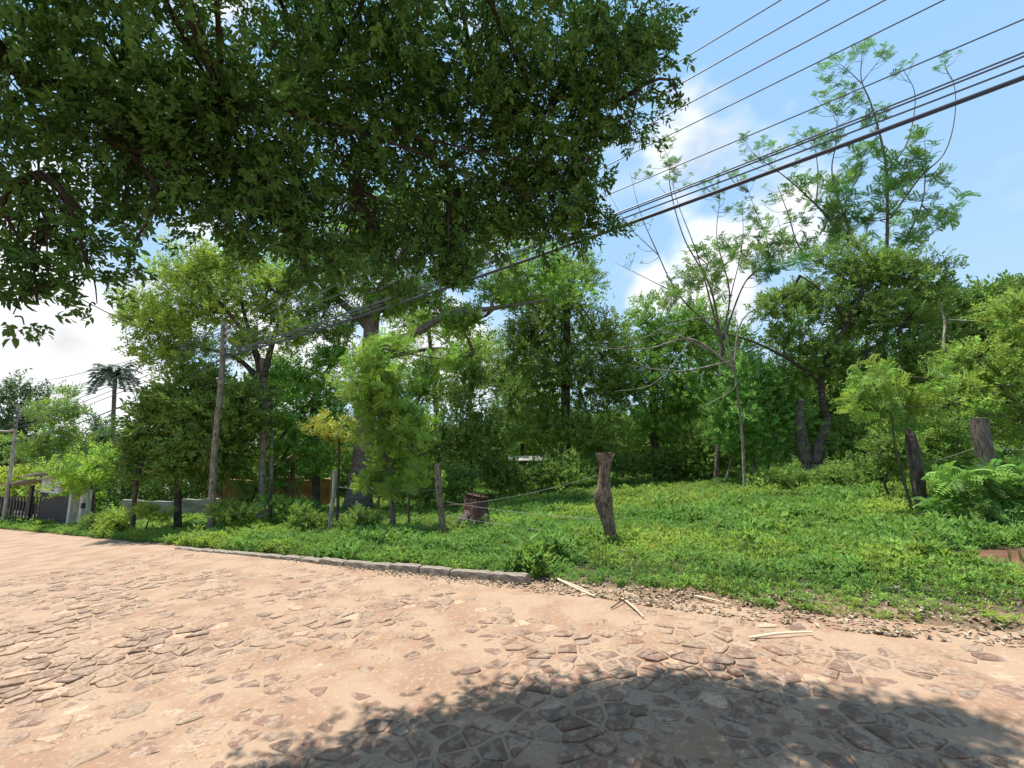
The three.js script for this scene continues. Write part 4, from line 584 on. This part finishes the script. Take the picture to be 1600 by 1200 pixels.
// utility poles
const DP = dAt(330, 836);
function onPoleSide(px, py) { return P(px, py, DP); }
{
  const o = outlinePost([[503, 345.5, 354.5], [600, 340.5, 350.5], [680, 332, 342.5], [760, 326, 338], [836, 323, 336.5]], DP), root = thing('utility_pole', 'tall round weathered utility pole standing in the weeds by the lane', 'utility pole', o.base, 'utility poles along the lane');
  part('pole', tube(o.pts.map((p) => p.sub(o.base)), o.rad, 16, 0.02, 2), new THREE.MeshStandardMaterial({ color: lin(0.30, 0.27, 0.20), map: barkMap, bumpMap: grainBump, bumpScale: 0.01, roughness: 0.95 }), root);
  const ins = plain(0.5, 0.48, 0.45, 0.4);
  for (const y of [512, 522, 532, 542]) { const g = new THREE.CylinderGeometry(0.045, 0.055, 0.09, 10); part('insulator', g, ins, root).position.copy(P(355.5 - (y - 512) * 0.05, y, DP).sub(root.position).add(V(0.05, 0, 0.1))); }
}
const N2 = nOf(...(() => { const p = G(5, 822); return [p.x, p.z]; })());
const D2 = dAt(5, 822);
{
  const o = outlinePost([[637, 25.5, 30.5], [720, 15, 22], [822, 0, 9.5]], D2), root = thing('utility_pole', 'grey concrete utility pole in front of the iron bars by the gate', 'utility pole', o.base, 'utility poles along the lane');
  part('pole', tube(o.pts.map((p) => p.sub(o.base)), o.rad, 12, 0.02, 2), concrete, root);
  part('lamp_arm', tube([P(24, 672, D2).sub(root.position), P(8, 674, D2).sub(root.position), P(-14, 671, D2).sub(root.position)], [0.06, 0.05], 6, 0, 1), concrete, root);
  for (const y of [645, 653, 661, 668]) part('insulator', new THREE.CylinderGeometry(0.05, 0.06, 0.14, 8), plain(0.1, 0.1, 0.1, 0.5), root).position.copy(P(26 - (y - 645) * 0.1, y, D2).sub(root.position).add(V(0.12, 0, 0.15)));
}
const wireDark = new THREE.MeshStandardMaterial({ color: lin(0.03, 0.035, 0.06), roughness: 0.6 }), wireGrey = new THREE.MeshStandardMaterial({ color: lin(0.09, 0.10, 0.13), roughness: 0.5, metalness: 0.3 });
function span(name, label, cat, A, B, sag, r, m, group, over = 1) {    // hangs from A through B, carried on past B
  const E2 = A.clone().lerp(B, over), pts = []; for (let i = 0; i <= 24; i++) { const t = i / 24, p = A.clone().lerp(E2, t); p.y -= 4 * sag * t * (1 - t); pts.push(p); }
  const base = A.clone(), root = shade(new THREE.Mesh(tube(pts.map((p) => p.sub(base)), [r, r], 6, 0, 1), m)); root.name = numbered(name); root.position.copy(base); root.userData = { label, category: cat, group }; scene.add(root);
}
const pn = nOf(...(() => { const p = P(330, 836, DP); return [p.x, p.z]; })());
// each line leaves the round pole and passes a known direction over the lane; the distance comes from the line of poles
[[350, 512, 1220, 0], [349.6, 522, 1295, 0], [349.2, 532, 1383, 0], [348.8, 542, 1475, 0], [348, 548, 1600, 30]].forEach(([ax, ay, bx, by], i) => {
  const A = P(ax + 5, ay, DP).add(V(0.05, 0, 0.1)), d = onPlane(bx, by, pn - 0.3 + 0.05 * i), t = 1.9, sag = 0.25, k = A.clone().lerp(d, t); k.y += 4 * sag * (1 / t) * (1 - 1 / t) * t;
  span('power_line', 'thin bare power line climbing from the round pole over the lane', 'power line', A, A.clone().lerp(k, 1), sag, 0.009, wireGrey, 'power lines over the lane');
});
[[347.5, 552, 1600, 82], [347.2, 553, 1600, 88], [347, 555, 1600, 103]].forEach(([ax, ay, bx, by], i) => {
  const A = P(ax + 3, ay, DP).add(V(0.05, 0, 0.1)), d = onPlane(bx, by, pn - 0.3), t = 1.7, sag = 0.5, k = A.clone().lerp(d, t); k.y += 4 * sag * (1 / t) * (1 - 1 / t) * t;
  span('telephone_cable', 'thin cable strung close above the thick black bundle', 'cable', A, k, sag, 0.011, wireGrey, 'cables above the black bundle');
});
{ const A = P(346 + 3, 560, DP).add(V(0.05, 0, 0.1)), d = onPlane(1600, 121, pn - 0.3), t = 1.7, sag = 0.5, k = A.clone().lerp(d, t); k.y += 4 * sag * (1 / t) * (1 - 1 / t) * t; span('cable_bundle', 'thick black bundle of cables sloping across the lot', 'cable', A, k, sag, 0.029, wireDark); }
[[350, 512, 27, 645], [349.6, 522, 26.5, 653], [349.2, 532, 26, 661], [348.8, 542, 25.5, 668]].forEach(([ax, ay, bx, by]) => span('power_line', 'thin bare power line running from the round pole down to the gate', 'power line', P(ax - 4, ay, DP), P(bx + 1, by, D2), 0.25, 0.012, wireGrey, 'power lines toward the gate'));
span('cable_bundle', 'black cable running from the round pole to the concrete pole by the gate', 'cable', P(346, 562, DP), P(24, 690, D2), 0.3, 0.022, wireDark);
span('service_wire', 'single wire crossing the cloudy sky above the palm', 'cable', P(60, 430, 9.5), P(340, 560, DP), 0.15, 0.012, wireDark);
span('service_wire', 'single wire sloping past the palm crown', 'cable', P(10, 600, 36), P(345, 520, DP), 0.4, 0.014, wireGrey);

// strands of the old fence
const strand = new THREE.MeshStandardMaterial({ color: lin(0.30, 0.28, 0.26), roughness: 0.6, metalness: 0.3 });
[[P(933, 743, D940), P(686, 790, D685), 0.10, 'barbed wire sagging from the flared log post'], [P(686, 782, D685), P(945, 812, D940), 0.05, 'fence wire crossing in front of the stump, upper strand'], [P(690, 804, D685), P(955, 838, D940), 0.05, 'fence wire crossing in front of the stump, lower strand'], [P(685, 765, D685), P(522, 760, D520), 0.06, 'fence wire between slim split post and concrete post, upper strand'], [P(690, 812, D685), P(516, 800, D520), 0.06, 'fence wire between slim split post and concrete post, lower strand'],
  [P(1430, 728, D1440), P(1522, 700, 7.9), 0.02, 'fence wire between the pointed post and the sawn post'], [P(1549, 699, 7.9), P(1680, 704, 7.6), 0.02, 'fence wire running on from the sawn post']].forEach(([A, B, sag, label]) => span('fence_wire', label, 'fence wire', A, B, sag, 0.0032, strand, 'wires of the old fence'));

// ---------------------------------------------------------------- stump, sticks and the things behind the trees
{
  const c = G(742, 822), root = thing('tree_stump', 'rotten red-brown tree stump with spreading grey roots', 'stump', c), k = pxSize(742, 800, -c.z), m = bark(0.17, 0.085, 0.055, 1, 0.05), mr = bark(0.2, 0.16, 0.13, 1, 0.04);
  const g = tube([V(0, -0.15, -0.1), V(0, 12 * k, -0.1), V(0, 30 * k, -0.1), V(3 * k, 46 * k, -0.1)], [26 * k, 22 * k, 19 * k, 17 * k], 22, 0.32, 8); part('stump', g, m, root);
  for (const [x, y, r] of [[-34, 2, 5], [-22, -2, 6], [26, -1, 6], [8, -4, 5], [-6, -3, 5]]) part('root', tube([V(x * 0.2 * k, 22 * k, 0.02), V(x * 0.6 * k, 12 * k, 0.22), V(x * k, y * k, 0.4)], [r * 1.5 * k, r * k, r * 0.5 * k], 8, 0.2, x), mr, root);
  for (let i = 0; i < 7; i++) { const a = i * 0.9; part('splinter', tube([V(Math.cos(a) * 14 * k, 40 * k, -0.1 + Math.sin(a) * 14 * k), V(Math.cos(a) * 15 * k, (50 + 5 * Math.sin(i * 3)) * k, -0.1 + Math.sin(a) * 15 * k)], [3 * k, 0.5 * k], 6, 0.1, i), m, root); }
}
const straw = new THREE.MeshStandardMaterial({ color: lin(0.62, 0.50, 0.34), roughness: 0.8 }), twig = bark(0.2, 0.14, 0.1);
[[865, 903, 930, 935, 0.014, straw, 'pale dry frond stalk lying across the end of the kerb'], [880, 910, 926, 930, 0.010, straw, 'short pale strip lying along the dry frond stalk'], [972, 938, 1006, 968, 0.013, straw, 'straw-coloured strip lying on the sand by the brown twig'], [955, 953, 988, 936, 0.008, twig, 'thin brown twig crossing the straw-coloured strip'], [1085, 934, 1142, 948, 0.010, straw, 'pale stick lying at the edge of the leaf litter'], [1170, 1001, 1270, 992, 0.012, straw, 'long pale stick lying alone on the sandy paving']].forEach(([x0, y0, x1, y1, r, m, label]) => {
  const a = G(x0, y0), b = G(x1, y1), c = a.clone().lerp(b, 0.5); c.y = groundY(c.x, c.z) + 0.035; a.y += 0.02; b.y += 0.025;
  const o = shade(new THREE.Mesh(tube([a, c, b].map((p) => p.clone().sub(c)), [r, r * 0.9, r * 0.5], 6, 0.2, x0), m)); o.name = numbered('dry_stick'); o.position.copy(c); o.userData = { label, category: 'stick', group: 'sticks fallen on the lane' }; scene.add(o);
});
function boxBetween(parent, name, m, px0, py0, px1, py1, n0, thick, yBottom) {      // an upright slab on the plane n = n0 along the lane
  const a = onPlane(px0, py1, n0), b = onPlane(px1, py1, n0), top = onPlane((px0 + px1) / 2, py0, n0).y, bot = yBottom ?? Math.min(a.y, b.y), w = Math.hypot(b.x - a.x, b.z - a.z);
  const o = part(name, new THREE.BoxGeometry(w, top - bot, thick), m, parent); o.position.set((a.x + b.x) / 2, (top + bot) / 2, (a.z + b.z) / 2).sub(parent.position); o.rotation.y = -TH; return o;
}
{ // gate of the neighbouring plot
  const gN = N2 + 0.7, c = onPlane(82, 826, gN); c.y = groundY(c.x, c.z);
  const root = thing('gate_house', 'small black-walled gate shelter with white panel and tin roof', 'gate shelter', c), white = plain(0.62, 0.62, 0.6), black = plain(0.022, 0.02, 0.022, 0.8), tin = plain(0.45, 0.44, 0.42, 0.6, 0.2), y0 = c.y - 0.4;
  boxBetween(root, 'wall', black, 60, 768, 104, 826, gN, 0.14, y0);
  const sign = boxBetween(root, 'white_panel', plain(0.7, 0.72, 0.76), 66, 744, 96, 768, gN - 0.18, 0.12);
  for (let i = 0; i < 4; i++) { const q = part('dark_mark', new THREE.BoxGeometry(0.28, 0.07, 0.02), black, sign); q.position.set(0.42, 0.28 - 0.17 * i, 0.065); }
  boxBetween(root, 'pillar', white, 108, 768, 111.5, 824, gN - 0.1, 0.26, y0); boxBetween(root, 'pillar', white, 127, 764, 131.5, 816, gN - 0.05, 0.28, y0);
  boxBetween(root, 'door', plain(0.10, 0.025, 0.025), 114, 770, 125, 816, gN + 0.15, 0.06, y0);
  boxBetween(root, 'meter_box', black, 128, 786, 130.5, 794, gN - 0.24, 0.1);
  for (const [x0, y0_, x1, y1_, dn] of [[35, 757.5, 72, 748, 0.1], [67, 743, 100, 737, 0.2], [94, 747, 128, 741, 0.3]]) { const a = onPlane(x0, y0_, gN + dn), b = onPlane(x1, y1_, gN + dn), g = new THREE.BoxGeometry(a.distanceTo(b), 0.05, 1.6), m = part('roof_sheet', g, tin, root); m.position.copy(a.clone().lerp(b, 0.5).sub(c)); m.quaternion.setFromUnitVectors(V(1, 0, 0), b.clone().sub(a).normalize()); }
  const fr = thing('iron_fence', 'dark iron bar fence on a low brick footing beside the gate shelter', 'fence', (() => { const p = onPlane(30, 824, gN); p.y = groundY(p.x, p.z); return p; })()), iron = plain(0.035, 0.03, 0.03, 0.7), fy = fr.position.y - 0.5;
  boxBetween(fr, 'footing', plain(0.30, 0.17, 0.10), -40, 816, 59, 828, gN, 0.2, fy); for (let x = -38; x < 58; x += 5) boxBetween(fr, 'bar', iron, x, 775, x + 1.6, 816, gN, 0.04); boxBetween(fr, 'rail', iron, -40, 777, 59, 779, gN + 0.05, 0.04); boxBetween(fr, 'rail', iron, -40, 803, 59, 805, gN + 0.05, 0.04); boxBetween(fr, 'post', iron, 40, 757, 44, 818, gN - 0.06, 0.1);
}
function lotWall(name, label, m, x0, y0, x1, y1, D, thick, cat = 'wall') {
  const a = P(x0, y1, D), b = P(x1, y1, D + 0.8), c = a.clone().lerp(b, 0.5), top = P((x0 + x1) / 2, y0, D + 0.4).y; c.y = groundY(c.x, c.z); const root = thing(name, label, cat, c), h = top - c.y + 0.4, w = a.distanceTo(b);
  const g = new THREE.BoxGeometry(w, h, thick, 24, 6, 2), p = g.attributes.position; for (let i = 0; i < p.count; i++) { const x = p.getX(i), y = p.getY(i), z = p.getZ(i); p.setXYZ(i, x, y + (y > h * 0.4 ? 0.12 * N3(x * 1.4, 3, D) : 0), z + 0.03 * N3(x * 3, y * 3, z)); } g.computeVertexNormals();
  const o = part('wall', g, m, root); o.position.set(0, h / 2 - 0.4, 0); o.rotation.y = Math.atan2(-(b.z - a.z), b.x - a.x); return root;
}
lotWall('garden_wall', 'low grey rendered wall in the shade behind the dark glossy tree', plain(0.33, 0.32, 0.29), 190, 782, 345, 805, 18.6, 0.2);
const ruin = lotWall('ruined_wall', 'crumbling ochre mud wall behind the pale twin trunks', plain(0.36, 0.19, 0.085), 345, 750, 515, 790, 18.2, 0.35);
{
  const D = 18, o = plain(0.33, 0.19, 0.10), c = P(452, 776, D); c.y = groundY(c.x, c.z); const root = thing('brick_oven', 'small ochre brick hearth with slanted tile roof behind the ruined wall', 'hearth', c), tile = plain(0.45, 0.33, 0.25), w = P(470, 745, D).x - P(428, 745, D).x;
  const h = P(450, 745, D).y - c.y; const b = part('base', new THREE.BoxGeometry(w * 1.1, h + 0.3, 0.8), o, root); b.position.set(0, h / 2 - 0.15, 0.5);
  const top = P(450, 718, D).y - c.y; for (const x of [-0.34, 0.34]) part('pillar', new THREE.BoxGeometry(0.13, top - h, 0.14), o, root).position.set(x * w, (top + h) / 2, 0.6);
  const n = 6; for (let i = 0; i < n; i++) { const g = new THREE.CylinderGeometry(w * 0.10, w * 0.11, 1.1, 8, 1, true, -Math.PI / 2, Math.PI), t = part('roof_tile', g, tile, root); t.material.side = THREE.DoubleSide; t.position.set((i - (n - 1) / 2) * w * 0.19, top + 0.06 + 0.02 * (i % 2) + i * 0.012, 0.6); t.rotation.x = Math.PI / 2 + 0.28; }
}
{ // reddish brush heap and a scrap of sheet metal in the wood
  const R = rngOf(66), c = G(318, 812); c.y = groundY(c.x, c.z); const root = thing('brush_heap', 'heap of rusty red dry branches beside the round pole', 'brush heap', c), m = bark(0.24, 0.10, 0.06), k = pxSize(318, 790, -c.z);
  for (let i = 0; i < 26; i++) { const x = (R() - 0.5) * 26 * k, z = -0.6 - R() * 0.8, h = (20 + 45 * R()) * k; part('branch', tube([V(x, -0.05, z), V(x + (R() - 0.5) * 16 * k, h * 0.6, z + (R() - 0.5) * 0.3), V(x + (R() - 0.5) * 34 * k, h, z + (R() - 0.5) * 0.5)], [0.04, 0.02, 0.008], 5, 0.1, i), m, root); }
  const p = P(825, 718, 21), gy = groundY(p.x, p.z), s = thing('shed', 'low shed with pale sheet roof glimpsed through the wood', 'shed', V(p.x, gy, p.z)), w = plain(0.18, 0.16, 0.14);
  for (const [x, z] of [[-0.7, 0], [0.7, 0], [-0.7, -1.2], [0.7, -1.2]]) part('post', new THREE.BoxGeometry(0.1, p.y - gy + 0.2, 0.1), w, s).position.set(x, (p.y - gy) / 2 - 0.1, z);
  const r = part('roof_sheet', new THREE.BoxGeometry(1.8, 0.04, 1.6), plain(0.5, 0.5, 0.48, 0.6), s); r.position.set(0, p.y - gy + 0.04, -0.6); r.rotation.x = 0.12;
  part('back_wall', new THREE.BoxGeometry(1.5, p.y - gy, 0.06), w, s).position.set(0, (p.y - gy) / 2, -1.25);
}
renderer.render(scene, camera);
